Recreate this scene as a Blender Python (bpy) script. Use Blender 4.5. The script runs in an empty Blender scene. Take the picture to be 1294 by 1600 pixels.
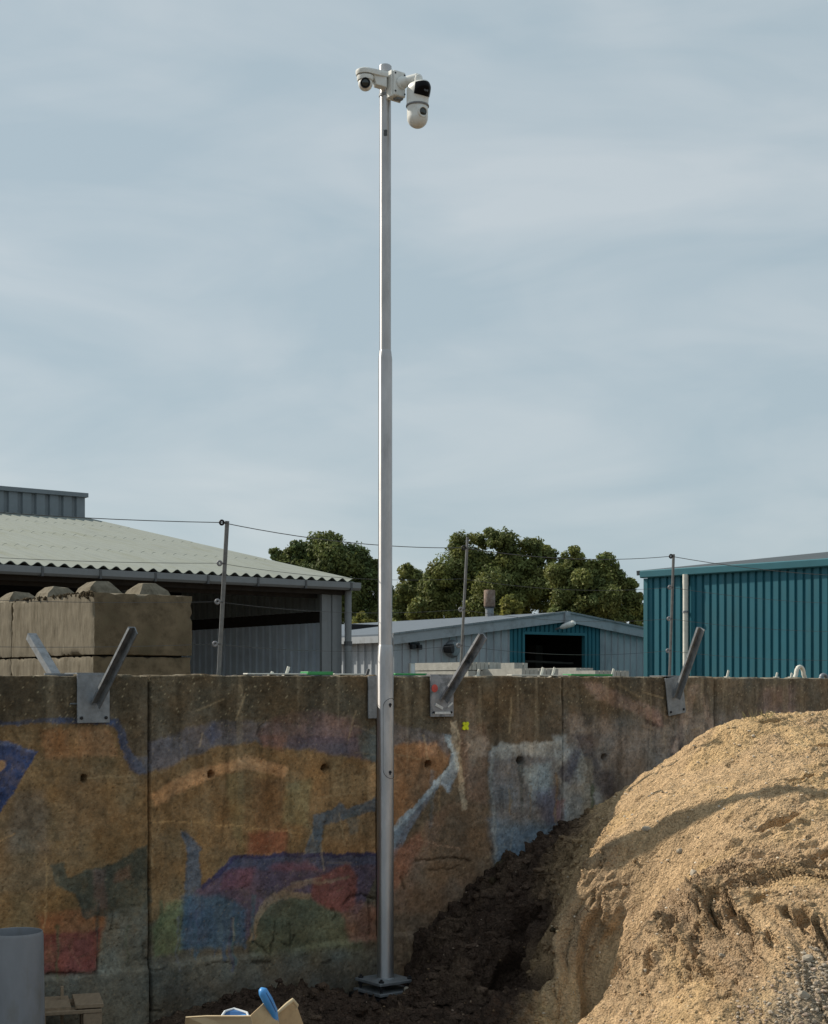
import bpy, math, random
import numpy as np
from mathutils import Vector, Matrix

random.seed(7)
rng = np.random.default_rng(11)
scene = bpy.context.scene
col = scene.collection

# ------------------------------------------------------------------ camera
F = 2300.0          # focal length in photo pixels (photo 1294 x 1600)
CX, HY = 647.0, 1068.0
CAMZ = 1.97
cam = bpy.data.cameras.new('camera')
cam.sensor_fit = 'HORIZONTAL'; cam.sensor_width = 36.0
cam.lens = 36.0 * F / 1294.0
cam.shift_y = (HY - 800.0) / 1294.0
cam.clip_start = 0.1; cam.clip_end = 5000
camo = bpy.data.objects.new('camera', cam); col.objects.link(camo)
camo.location = (0, 0, CAMZ); camo.rotation_euler = (math.radians(90), 0, 0)
scene.camera = camo

# ------------------------------------------------------------------ light
SUN_EL, SUN_BACK = math.radians(38), math.radians(26)
SUN = Vector((-math.cos(SUN_BACK) * math.cos(SUN_EL), math.sin(SUN_BACK) * math.cos(SUN_EL), math.sin(SUN_EL)))
sl = bpy.data.lights.new('sun', 'SUN'); sl.energy = 5.0; sl.angle = math.radians(0.6); sl.color = (1.0, 0.90, 0.76)
so = bpy.data.objects.new('sun', sl); col.objects.link(so); so.rotation_euler = SUN.to_track_quat('Z', 'Y').to_euler()
so.location = (-8, 4, 12)

world = bpy.data.worlds.new('World'); scene.world = world; world.use_nodes = True
wt = world.node_tree; wt.nodes.clear()
def wn(t, **k):
    n = wt.nodes.new(t)
    for a, b in k.items(): setattr(n, a, b)
    return n
wo = wn('ShaderNodeOutputWorld'); bg = wn('ShaderNodeBackground'); bg.inputs[1].default_value = 0.1
sky = wn('ShaderNodeTexSky', sky_type='NISHITA', sun_disc=False)
sky.sun_elevation = SUN_EL; sky.sun_rotation = math.atan2(SUN.x, SUN.y)
sky.air_density = 1.0; sky.dust_density = 1.5; sky.ozone_density = 1.0
tc = wn('ShaderNodeTexCoord'); mp = wn('ShaderNodeMapping')
mp.inputs['Scale'].default_value = (1.3, 1.0, 4.2); mp.inputs['Rotation'].default_value = (0, 0.35, 0.2)
nz = wn('ShaderNodeTexNoise'); nz.inputs['Scale'].default_value = 2.6; nz.inputs['Detail'].default_value = 5.0; nz.inputs['Roughness'].default_value = 0.5; nz.inputs['Distortion'].default_value = 0.5
rp = wn('ShaderNodeValToRGB'); rp.color_ramp.elements[0].position = 0.40; rp.color_ramp.elements[1].position = 0.62
rp.color_ramp.elements[0].color = (4.15, 5.10, 5.60, 1); rp.color_ramp.elements[1].color = (5.5, 6.12, 6.40, 1)
mx = wn('ShaderNodeMix', data_type='RGBA'); mx.inputs[0].default_value = 0.86
L = wt.links.new
L(tc.outputs['Generated'], mp.inputs[0]); L(mp.outputs[0], nz.inputs['Vector']); 
mp2 = wn('ShaderNodeMapping'); mp2.inputs['Scale'].default_value = (2.2, 1.0, 7.0); mp2.inputs['Rotation'].default_value = (0.1, -0.6, 0.5)
nz2 = wn('ShaderNodeTexNoise'); nz2.inputs['Scale'].default_value = 2.0; nz2.inputs['Detail'].default_value = 6.0; nz2.inputs['Distortion'].default_value = 0.9
mav = wn('ShaderNodeMath', operation='MULTIPLY_ADD'); mav.inputs[1].default_value = 0.5
mah = wn('ShaderNodeMath', operation='MULTIPLY'); mah.inputs[1].default_value = 0.5
L(tc.outputs['Generated'], mp2.inputs[0]); L(mp2.outputs[0], nz2.inputs['Vector']); L(nz2.outputs[0], mah.inputs[0]); L(nz.outputs[0], mav.inputs[0]); L(mah.outputs[0], mav.inputs[2]); L(mav.outputs[0], rp.inputs[0])
L(sky.outputs[0], mx.inputs[6]); L(rp.outputs[0], mx.inputs[7]); L(mx.outputs[2], bg.inputs[0]); L(bg.outputs[0], wo.inputs[0])

vs = scene.view_settings
vs.view_transform = 'Standard'; vs.look = 'None'; vs.exposure = 0.08; vs.gamma = 1.0; vs.use_curve_mapping = False

# ------------------------------------------------------------------ frames
TH = math.radians(37.5)
E = np.array([math.cos(TH), math.sin(TH), 0.0])        # along the concrete wall, to the right and away
N = np.array([math.sin(TH), -math.cos(TH), 0.0])       # out of the wall, towards the yard in front
P0 = np.array([-0.245, 9.9, 0.0])                      # wall foot at the joint behind the mast
def pix(x, y, Y):
    return np.array([(x - CX) / F * Y, Y, CAMZ + (HY - y) / F * Y])
def depth_at(x, d):                                     # depth where the column x meets the plane at distance d from the wall
    k = (x - CX) / F
    return (d + N[0] * P0[0] + N[1] * P0[1]) / (N[0] * k + N[1])
def at_d(x, y, d=0.0):
    return pix(x, y, depth_at(x, d))
def W(u, d, z):
    return P0 + E * u + N * d + np.array([0, 0, z])
def ud(p):
    q = np.asarray(p) - P0
    return float(q @ E), float(q @ N)
def wall_to_photo(u, z):
    X = P0[0] + E[0] * u; Y = P0[1] + E[1] * u
    return CX + F * X / Y, HY - (z - CAMZ) * F / Y
def wall_uz(x, y):
    p = at_d(x, y); return ud(p)[0], p[2]

# ------------------------------------------------------------------ tagging
def tag(o, label=None, cat=None, group=None, kind=None):
    if label: o['label'] = label
    if cat: o['category'] = cat
    if group: o['group'] = group
    if kind: o['kind'] = kind
    return o
def thing(name, loc, label, cat, group=None):
    o = bpy.data.objects.new(name, None); col.objects.link(o); o.location = Vector(loc); o.empty_display_size = 0.1
    return tag(o, label, cat, group)
def root_of(o):
    v = Vector((0, 0, 0))
    while o is not None: v = v + o.location; o = o.parent
    return v
def link(name, me, parent=None, loc=(0, 0, 0)):
    o = bpy.data.objects.new(name, me); col.objects.link(o); o.location = Vector(loc)
    if parent is not None: o.parent = parent
    return o

# ------------------------------------------------------------------ mesh builder (world coordinates)
class MB:
    def __init__(s): s.v = []; s.f = []
    def add(s, vs, fs):
        b = len(s.v); s.v += [tuple(map(float, p)) for p in vs]; s.f += [tuple(b + i for i in f) for f in fs]; return s
    def box(s, c, size, ax=None, bev=0.0):
        c = np.asarray(c, float); h = np.asarray(size, float) / 2
        A = np.eye(3) if ax is None else np.asarray(ax, float)
        if bev <= 0:
            P = [c + A[0] * h[0] * i + A[1] * h[1] * j + A[2] * h[2] * k for i in (-1, 1) for j in (-1, 1) for k in (-1, 1)]
            return s.add(P, [(0, 1, 3, 2), (4, 6, 7, 5), (0, 4, 5, 1), (2, 3, 7, 6), (0, 2, 6, 4), (1, 5, 7, 3)])
        bev = min(bev, h.min() * 0.9); P = []; idx = {}
        for i in (-1, 1):
            for j in (-1, 1):
                for k in (-1, 1):
                    for a in range(3):
                        q = h - bev; q[a] = h[a]; q = q * np.array([i, j, k])
                        idx[(i, j, k, a)] = len(P); P.append(c + A[0] * q[0] + A[1] * q[1] + A[2] * q[2])
        fs = []
        for a in range(3):
            b, d = (a + 1) % 3, (a + 2) % 3
            for sg in (-1, 1):
                r = []
                for (m, n) in ((-1, -1), (1, -1), (1, 1), (-1, 1)):
                    t = [0, 0, 0]; t[a] = sg; t[b] = m; t[d] = n; r.append(idx[(t[0], t[1], t[2], a)])
                fs.append(tuple(r if sg > 0 else r[::-1]))
            for m in (-1, 1):
                for n in (-1, 1):
                    t0 = [0, 0, 0]; t0[a] = -1; t0[b] = m; t0[d] = n; t1 = list(t0); t1[a] = 1
                    fs.append((idx[(*t0, b)], idx[(*t1, b)], idx[(*t1, d)], idx[(*t0, d)]))
        for i in (-1, 1):
            for j in (-1, 1):
                for k in (-1, 1): fs.append((idx[(i, j, k, 0)], idx[(i, j, k, 1)], idx[(i, j, k, 2)]))
        return s.add(P, fs)
    def tube(s, pts, r, n=10, caps=True, flat=None):
        pts = [np.asarray(p, float) for p in pts]; m = len(pts)
        rs = r if isinstance(r, (list, tuple, np.ndarray)) else [r] * m
        P = []; prev = None
        for i in range(m):
            t = pts[min(i + 1, m - 1)] - pts[max(i - 1, 0)]; t = t / (np.linalg.norm(t) + 1e-9)
            if prev is None:
                a = np.array([0, 0, 1.0]) if abs(t[2]) < 0.9 else np.array([1.0, 0, 0])
                x = np.cross(t, a)
            else: x = prev - t * (prev @ t)
            x /= np.linalg.norm(x); y = np.cross(t, x); prev = x
            fx, fy = (1, 1) if flat is None else flat
            for k in range(n):
                an = 2 * math.pi * k / n; P.append(pts[i] + x * math.cos(an) * rs[i] * fx + y * math.sin(an) * rs[i] * fy)
        fs = [(i * n + k, i * n + (k + 1) % n, (i + 1) * n + (k + 1) % n, (i + 1) * n + k) for i in range(m - 1) for k in range(n)]
        if caps: fs += [tuple(range(n))[::-1], tuple((m - 1) * n + k for k in range(n))]
        return s.add(P, fs)
    def lathe(s, c, prof, n=32, axis=(0, 0, 1), caps=True):
        c = np.asarray(c, float); a = np.asarray(axis, float); a /= np.linalg.norm(a)
        x = np.cross(a, [0, 1, 0] if abs(a[1]) < 0.9 else [1, 0, 0]); x /= np.linalg.norm(x); y = np.cross(a, x)
        P = [c + a * h + (x * math.cos(2 * math.pi * k / n) + y * math.sin(2 * math.pi * k / n)) * r for (r, h) in prof for k in range(n)]
        m = len(prof)
        fs = [(i * n + k, i * n + (k + 1) % n, (i + 1) * n + (k + 1) % n, (i + 1) * n + k) for i in range(m - 1) for k in range(n)]
        if caps: fs += [tuple(range(n))[::-1], tuple((m - 1) * n + k for k in range(n))]
        return s.add(P, fs)
    def torus(s, c, R, r, axis, n=16, m=8):
        c = np.asarray(c, float); a = np.asarray(axis, float); a /= np.linalg.norm(a)
        x = np.cross(a, [0, 0, 1] if abs(a[2]) < 0.9 else [1, 0, 0]); x /= np.linalg.norm(x); y = np.cross(a, x); P = []
        for i in range(n):
            an = 2 * math.pi * i / n; q = x * math.cos(an) + y * math.sin(an)
            for j in range(m):
                b = 2 * math.pi * j / m; P.append(c + q * (R + r * math.cos(b)) + a * r * math.sin(b))
        return s.add(P, [(i * m + j, ((i + 1) % n) * m + j, ((i + 1) % n) * m + (j + 1) % m, i * m + (j + 1) % m) for i in range(n) for j in range(m)])
    def prism(s, poly, z0, z1):
        n = len(poly); P = [(p[0], p[1], z0) for p in poly] + [(p[0], p[1], z1) for p in poly]
        return s.add(P, [tuple(range(n))[::-1], tuple(range(n, 2 * n))] + [(i, (i + 1) % n, n + (i + 1) % n, n + i) for i in range(n)])
    def extrude(s, pts, vec):
        n = len(pts); vec = np.asarray(vec, float); P = [np.asarray(p, float) for p in pts]; P += [p + vec for p in P]
        return s.add(P, [tuple(range(n))[::-1], tuple(range(n, 2 * n))] + [(i, (i + 1) % n, n + (i + 1) % n, n + i) for i in range(n)])
    def sheet(s, G, thick=None):                          # G: array (a, b, 3)
        a, b = G.shape[:2]
        fs = [(i * b + j, i * b + j + 1, (i + 1) * b + j + 1, (i + 1) * b + j) for i in range(a - 1) for j in range(b - 1)]
        return s.add(G.reshape(-1, 3), fs)
    def build(s, name, mat, parent=None, smooth=None, bevel=0.0, origin=None, loc_world=None):
        base = root_of(parent) if parent is not None else Vector(origin if origin is not None else (0, 0, 0))
        me = bpy.data.meshes.new(name); b = np.array(base)
        me.from_pydata([tuple(np.array(p) - b) for p in s.v], [], s.f)
        import bmesh as _b
        bm = _b.new(); bm.from_mesh(me); _b.ops.recalc_face_normals(bm, faces=bm.faces); bm.to_mesh(me); bm.free()
        me.materials.append(M[mat] if isinstance(mat, str) else mat)
        o = link(name, me, parent, (0, 0, 0) if parent is not None else base)
        if smooth is not None: smooth_by_angle(me, smooth)
        if bevel:
            md = o.modifiers.new('bevel', 'BEVEL'); md.width = bevel; md.segments = 2; md.limit_method = 'ANGLE'; md.angle_limit = math.radians(40)
        return o
def smooth_by_angle(me, deg=35):
    n = len(me.polygons); me.polygons.foreach_set('use_smooth', [True] * n)
    try: me.set_sharp_from_angle(angle=math.radians(deg))
    except Exception: pass
def fast_mesh(name, V, Q, colors=None, cname='paint', smooth=True):
    me = bpy.data.meshes.new(name); V = np.asarray(V, np.float32); Q = np.asarray(Q, np.int32); k = Q.shape[1]
    me.vertices.add(len(V)); me.vertices.foreach_set('co', V.ravel())
    me.loops.add(Q.size); me.loops.foreach_set('vertex_index', Q.ravel())
    me.polygons.add(len(Q)); me.polygons.foreach_set('loop_start', np.arange(0, Q.size, k, dtype=np.int32))
    me.polygons.foreach_set('use_smooth', np.full(len(Q), smooth))
    me.update(calc_edges=True); me.validate()
    if colors is not None:
        at = me.color_attributes.new(cname, 'FLOAT_COLOR', 'POINT')
        C = np.ones((len(V), 4), np.float32); C[:, :3] = colors; at.data.foreach_set('color', C.ravel())
    return me

# ------------------------------------------------------------------ numpy noise
def _h(ix, iy, seed):
    h = (ix.astype(np.int64) * 374761393 + iy.astype(np.int64) * 668265263 + seed * 974634777) & 0xFFFFFFFF
    h = ((h ^ (h >> 13)) * 1274126177) & 0xFFFFFFFF
    return ((h ^ (h >> 16)) & 0xFFFFFF) / float(0xFFFFFF)
def vnoise(x, y, seed=0):
    ix = np.floor(x); iy = np.floor(y); fx = x - ix; fy = y - iy
    fx = fx * fx * fx * (fx * (fx * 6 - 15) + 10); fy = fy * fy * fy * (fy * (fy * 6 - 15) + 10)
    a = _h(ix, iy, seed); b = _h(ix + 1, iy, seed); c = _h(ix, iy + 1, seed); d = _h(ix + 1, iy + 1, seed)
    return (a + (b - a) * fx) * (1 - fy) + (c + (d - c) * fx) * fy
def fbm(x, y, seed=0, oct=4, gain=0.5):
    s = 0; a = 1; t = 0
    for o in range(oct):
        s = s + a * vnoise(x * 2 ** o + 17.3 * o, y * 2 ** o - 9.1 * o, seed + o); t += a; a *= gain
    return s / t                                          # 0..1, mean 0.5
def worley(x, y, seed=0, power=1):
    ix = np.floor(x); iy = np.floor(y); best = np.full(x.shape, 9.0); rnd = np.zeros(x.shape)
    for dx in (-1, 0, 1):
        for dy in (-1, 0, 1):
            cx = ix + dx; cy = iy + dy
            px_ = cx + _h(cx, cy, seed); py_ = cy + _h(cx, cy, seed + 5)
            dd = np.hypot(x - px_, y - py_); m = dd < best
            best = np.where(m, dd, best); rnd = np.where(m, _h(cx, cy, seed + 9), rnd)
    return best, rnd
def sstep(a, b, x):
    t = np.clip((x - a) / (b - a + 1e-12), 0, 1); return t * t * (3 - 2 * t)
def lin(c):
    c = np.asarray(c, float) / 255.0
    return np.where(c <= 0.04045, c / 12.92, ((c + 0.055) / 1.055) ** 2.4)

# ------------------------------------------------------------------ materials
M = {}
def mat(name, rgb, rough=0.8, metal=0.0, var=0.15, scale=8.0, bump=0.1, bscale=40.0, spec=0.3, attr=None, dirt=None, dscale=3.0, stretch=(1, 1, 1), aniso=False, transl=0.0, bdist=0.01, rotz=0.0, grains=False):
    m = bpy.data.materials.new(name); m.use_nodes = True; t = m.node_tree; t.nodes.clear()
    n = t.nodes.new; l = t.links.new
    out = n('ShaderNodeOutputMaterial'); b = n('ShaderNodeBsdfPrincipled'); l(b.outputs[0], out.inputs[0])
    b.inputs['Roughness'].default_value = rough; b.inputs['Metallic'].default_value = metal
    b.inputs['Specular IOR Level'].default_value = spec
    tc = n('ShaderNodeTexCoord'); mp = n('ShaderNodeMapping'); mp.inputs['Scale'].default_value = stretch
    if rotz: mp.vector_type = 'TEXTURE'; mp.inputs['Rotation'].default_value = (0, 0, rotz); mp.inputs['Scale'].default_value = tuple(1 / q for q in stretch)
    l(tc.outputs['Object'], mp.inputs[0])
    nz = n('ShaderNodeTexNoise'); nz.inputs['Scale'].default_value = scale; nz.inputs['Detail'].default_value = 6; nz.inputs['Roughness'].default_value = 0.6
    l(mp.outputs[0], nz.inputs['Vector'])
    mr = n('ShaderNodeMapRange'); mr.inputs[1].default_value = 0.25; mr.inputs[2].default_value = 0.75; mr.inputs[3].default_value = 1 - var; mr.inputs[4].default_value = 1 + var
    l(nz.outputs[0], mr.inputs[0])
    if attr:
        a = n('ShaderNodeVertexColor'); a.layer_name = attr; src = a.outputs[0]
    else:
        a = n('ShaderNodeRGB'); a.outputs[0].default_value = (*rgb, 1); src = a.outputs[0]
    if dirt is not None:
        dz = n('ShaderNodeTexNoise'); dz.inputs['Scale'].default_value = dscale; dz.inputs['Detail'].default_value = 8; dz.inputs['Roughness'].default_value = 0.7
        l(mp.outputs[0], dz.inputs['Vector'])
        dr = n('ShaderNodeMapRange'); dr.inputs[1].default_value = 0.48; dr.inputs[2].default_value = 0.68; l(dz.outputs[0], dr.inputs[0])
        mm = n('ShaderNodeMix'); mm.data_type = 'RGBA'; l(dr.outputs[0], mm.inputs[0]); l(src, mm.inputs[6]); mm.inputs[7].default_value = (*dirt, 1); src = mm.outputs[2]
    vm = n('ShaderNodeMix'); vm.data_type = 'RGBA'; vm.blend_type = 'MULTIPLY'; vm.inputs[0].default_value = 1.0
    l(src, vm.inputs[6]); l(mr.outputs[0], vm.inputs[7]); l(vm.outputs[2], b.inputs['Base Color'])
    if bump > 0:
        bz = n('ShaderNodeTexNoise'); bz.inputs['Scale'].default_value = bscale; bz.inputs['Detail'].default_value = 8; bz.inputs['Roughness'].default_value = 0.65
        l(mp.outputs[0], bz.inputs['Vector'])
        bp = n('ShaderNodeBump'); bp.inputs['Strength'].default_value = bump; bp.inputs['Distance'].default_value = bdist
        l(bz.outputs[0], bp.inputs['Height']); l(bp.outputs[0], b.inputs['Normal'])
    if grains:
        prev = bp.outputs[0]
        for sc_, ds_ in ((34.0, .012), (78.0, .008)):
            vz = n('ShaderNodeTexVoronoi'); vz.inputs['Scale'].default_value = sc_; l(mp.outputs[0], vz.inputs['Vector'])
            b2 = n('ShaderNodeBump'); b2.invert = True; b2.inputs['Strength'].default_value = 1.0; b2.inputs['Distance'].default_value = ds_
            l(vz.outputs['Distance'], b2.inputs['Height']); l(prev, b2.inputs['Normal']); prev = b2.outputs[0]
        l(prev, b.inputs['Normal'])
    if transl > 0:
        tr = n('ShaderNodeBsdfTranslucent'); ms = n('ShaderNodeMixShader'); ms.inputs[0].default_value = transl
        l(vm.outputs[2], tr.inputs[0]); l(b.outputs[0], ms.inputs[1]); l(tr.outputs[0], ms.inputs[2]); l(ms.outputs[0], out.inputs[0])
    if aniso:
        tg = n('ShaderNodeTangent'); tg.direction_type = 'RADIAL'; tg.axis = 'Z'; l(tg.outputs[0], b.inputs['Tangent'])
        b.inputs['Anisotropic'].default_value = 0.85; b.inputs['Anisotropic Rotation'].default_value = 0.25
    M[name] = m; return m

mat('wall_paint', (0.2, 0.18, 0.15), rough=0.92, attr='paint', var=0.34, scale=46, bump=0.7, bscale=80, bdist=0.010, spec=0.15)
mat('soil', (0.3, 0.2, 0.1), rough=0.97, attr='paint', var=0.34, scale=70, bump=1.0, bscale=60, bdist=0.03, spec=0.08, grains=True)
mat('ground', (0.16, 0.13, 0.10), rough=0.97, var=0.3, scale=1.5, bump=0.5, bscale=30, bdist=0.02, spec=0.1)
mat('pebble', (0.3, 0.27, 0.22), rough=0.9, attr='paint', var=0.2, scale=90, bump=0.3, bscale=160, bdist=0.003, spec=0.2)
mat('stone', (0.34, 0.30, 0.24), rough=0.9, var=0.25, scale=40, bump=0.5, bscale=90, bdist=0.004, spec=0.2)
mat('galv', (0.40, 0.40, 0.405), rough=0.58, metal=0.9, var=0.16, scale=9, bump=0.06, bscale=60, stretch=(1, 1, 0.35), dirt=(0.29, 0.29, 0.295), dscale=5, bdist=0.003)
mat('mast_steel', (0.50, 0.50, 0.51), rough=0.42, metal=0.9, var=0.16, scale=9, bump=0.04, bscale=60, stretch=(1, 1, 0.35), dirt=(0.38, 0.38, 0.39), dscale=5, bdist=0.002, aniso=True)
mat('galv_dull', (0.25, 0.27, 0.29), rough=0.6, metal=0.55, var=0.25, scale=22, bump=0.1, bscale=60, dirt=(0.16, 0.17, 0.18), dscale=9, bdist=0.003)
mat('galv_dark', (0.10, 0.105, 0.11), rough=0.6, metal=0.5, var=0.3, scale=25, bump=0.15, bscale=60, bdist=0.003)
mat('galv_painted', (0.30, 0.31, 0.33), rough=0.6, metal=0.35, var=0.35, scale=14, bump=0.1, bscale=60, dirt=(0.05, 0.06, 0.07), dscale=11, bdist=0.003)
mat('black_metal', (0.025, 0.025, 0.028), rough=0.5, metal=0.3, var=0.3, bump=0.05)
mat('white_plastic', (0.72, 0.74, 0.72), rough=0.38, var=0.05, scale=12, bump=0.02, bscale=50, spec=0.5, dirt=(0.58, 0.58, 0.54), dscale=16)
mat('grey_plastic', (0.215, 0.225, 0.245), rough=0.5, var=0.14, scale=7, bump=0.04, spec=0.35, dirt=(0.17, 0.165, 0.155), dscale=6, stretch=(1, 1, .35))
mat('black_gloss', (0.004, 0.004, 0.005), rough=0.22, var=0.05, bump=0.0, spec=0.12)
mat('lens_glass', (0.008, 0.014, 0.012), rough=0.05, var=0.05, bump=0.0, spec=0.8)
mat('line_black', (0.03, 0.03, 0.035), rough=0.8, var=0.1, bump=0)
mat('wire', (0.10, 0.105, 0.11), rough=0.5, metal=0.6, var=0.1, bump=0)
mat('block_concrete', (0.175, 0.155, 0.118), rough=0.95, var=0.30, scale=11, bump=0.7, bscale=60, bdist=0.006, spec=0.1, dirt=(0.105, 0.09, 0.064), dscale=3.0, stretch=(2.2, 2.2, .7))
mat('block_shade_side', (0.135, 0.108, 0.072), rough=0.95, var=0.45, scale=12, bump=0.7, bscale=60, bdist=0.006, spec=0.1, dirt=(0.062, 0.058, 0.036), dscale=3.0)  # darker copy of the block concrete, with the face's shade put into its colour
mat('moss', (0.07, 0.055, 0.035), rough=1.0, var=0.4, scale=40, bump=0.9, bscale=60, bdist=0.02, spec=0.05)
mat('fibre_roof', (0.235, 0.262, 0.245), rough=0.9, var=0.20, scale=1.6, bump=0.1, bscale=40, bdist=0.003, spec=0.15, dirt=(0.165, 0.18, 0.15), dscale=1.6, stretch=(6, .35, 1), rotz=math.radians(37.5))
mat('shed_metal', (0.20, 0.215, 0.225), rough=0.6, metal=0.0, var=0.12, scale=4, bump=0.1, spec=0.3, dirt=(0.16, 0.17, 0.175), dscale=4)
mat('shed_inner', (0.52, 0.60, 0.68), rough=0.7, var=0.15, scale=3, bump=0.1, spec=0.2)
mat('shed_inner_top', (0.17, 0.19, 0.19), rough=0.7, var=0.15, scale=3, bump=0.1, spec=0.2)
mat('timber_dark', (0.035, 0.030, 0.026), rough=0.9, var=0.3, bump=0.2)
mat('vent_metal', (0.19, 0.22, 0.24), rough=0.55, metal=0.1, var=0.1, scale=4, bump=0.05)
mat('pale_clad', (0.35, 0.38, 0.41), rough=0.55, var=0.12, scale=2, bump=0.05, spec=0.3, dirt=(0.24, 0.265, 0.29), dscale=1.5, stretch=(1, 1, .4))
mat('pale_trim', (0.32, 0.35, 0.38), rough=0.6, var=0.15, scale=3, bump=0.05, dirt=(0.2, 0.21, 0.22), dscale=3)
mat('slate_roof', (0.105, 0.13, 0.16), rough=0.7, var=0.10, scale=3, bump=0.1)
mat('teal_clad', (0.020, 0.125, 0.168), rough=0.5, var=0.14, scale=2, bump=0.04, spec=0.35, dirt=(0.030, 0.120, 0.148), dscale=1.2, stretch=(1, 1, .3))
mat('post_steel', (0.17, 0.18, 0.185), rough=0.6, metal=0.5, var=0.3, scale=25, bump=0.1, bdist=0.003)
mat('teal_trim', (0.028, 0.130, 0.165), rough=0.5, var=0.08, scale=3, bump=0.04, spec=0.35)
mat('dark_roof', (0.05, 0.065, 0.075), rough=0.7, var=0.15, scale=3, bump=0.1)
mat('rust', (0.19, 0.13, 0.10), rough=0.85, var=0.4, scale=9, bump=0.2, dirt=(0.28, 0.235, 0.20), dscale=7)
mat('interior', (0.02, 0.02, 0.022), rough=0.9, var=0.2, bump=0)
mat('paver', (0.36, 0.36, 0.33), rough=0.92, var=0.2, scale=12, bump=0.3, bscale=50, bdist=0.01)
mat('green_plastic', (0.05, 0.30, 0.10), rough=0.5, var=0.15, scale=5, bump=0.05)
mat('white_dirty', (0.62, 0.62, 0.56), rough=0.8, var=0.15, scale=10, bump=0.1)
mat('bark', (0.09, 0.07, 0.05), rough=0.95, var=0.3, scale=6, bump=0.6, bscale=14, bdist=0.03)
mat('leaves', (0.06, 0.08, 0.03), rough=0.6, attr='paint', var=0.15, scale=2, bump=0, spec=0.2, transl=0.3)
mat('grass', (0.26, 0.23, 0.11), rough=0.8, var=0.3, scale=20, bump=0, transl=0.2)
mat('pallet_wood', (0.27, 0.205, 0.14), rough=0.85, var=0.22, scale=9, bump=0.3, bscale=30, stretch=(6, 1, 6), bdist=0.004)
mat('rot_wood', (0.10, 0.065, 0.045), rough=0.95, var=0.35, scale=20, bump=0.6, bscale=40, bdist=0.006)
mat('cardboard', (0.46, 0.34, 0.20), rough=0.9, var=0.18, scale=9, dirt=(0.36, 0.26, 0.15), dscale=7, bump=0.08, bscale=60, bdist=0.003)
mat('cardboard_in', (0.55, 0.44, 0.28), rough=0.9, var=0.08, scale=14, bump=0.05)
mat('blue_plastic', (0.06, 0.27, 0.62), rough=0.4, var=0.08, scale=10, bump=0.03, spec=0.5)
mat('blue_dark', (0.03, 0.11, 0.28), rough=0.5, var=0.1, scale=10, bump=0.03)
mat('pale_film', (0.66, 0.70, 0.72), rough=0.4, var=0.1, bump=0.05)
mat('red_paint', (0.55, 0.10, 0.08), rough=0.8, var=0.2, scale=60, bump=0.05)
mat('white_paint', (0.60, 0.62, 0.62), rough=0.8, var=0.3, scale=40, bump=0.05)
mat('yellow_paint', (0.70, 0.74, 0.03), rough=0.8, var=0.1, bump=0)
mat('dark_strip', (0.02, 0.03, 0.035), rough=0.6, var=0.2, bump=0.1)

# ================================================================== SETTING: ground sheet
g = MB(); g.add([(-900, -300, -0.16), (900, -300, -0.16), (900, 1800, -0.16), (-900, 1800, -0.16)], [(0, 1, 2, 3)])
tag(g.build('ground', 'ground'), kind='structure')

# ================================================================== concrete wall
WTOP = 2.02; PW = 1.70
def seg_dist(X, Y, a, b):
    ax, ay = a; bx, by = b; dx, dy = bx - ax, by - ay
    t = np.clip(((X - ax) * dx + (Y - ay) * dy) / (dx * dx + dy * dy + 1e-9), 0, 1)
    return np.hypot(X - ax - t * dx, Y - ay - t * dy)
def poly_sd(X, Y, pts):                                   # signed distance, negative inside
    n = len(pts); d = np.full(X.shape, 1e9); ins = np.zeros(X.shape, bool)
    for i in range(n):
        a, b = pts[i], pts[(i + 1) % n]
        d = np.minimum(d, seg_dist(X, Y, a, b))
        c = (a[1] > Y) != (b[1] > Y)
        xi = (b[0] - a[0]) * (Y - a[1]) / (b[1] - a[1] + 1e-9) + a[0]
        ins ^= c & (X < xi)
    return np.where(ins, -d, d)
def line_sd(X, Y, pts):
    d = np.full(X.shape, 1e9)
    for i in range(len(pts) - 1): d = np.minimum(d, seg_dist(X, Y, pts[i], pts[i + 1]))
    return d
KAL = 2.85                                                 # shade colour in the photo -> albedo
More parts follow.
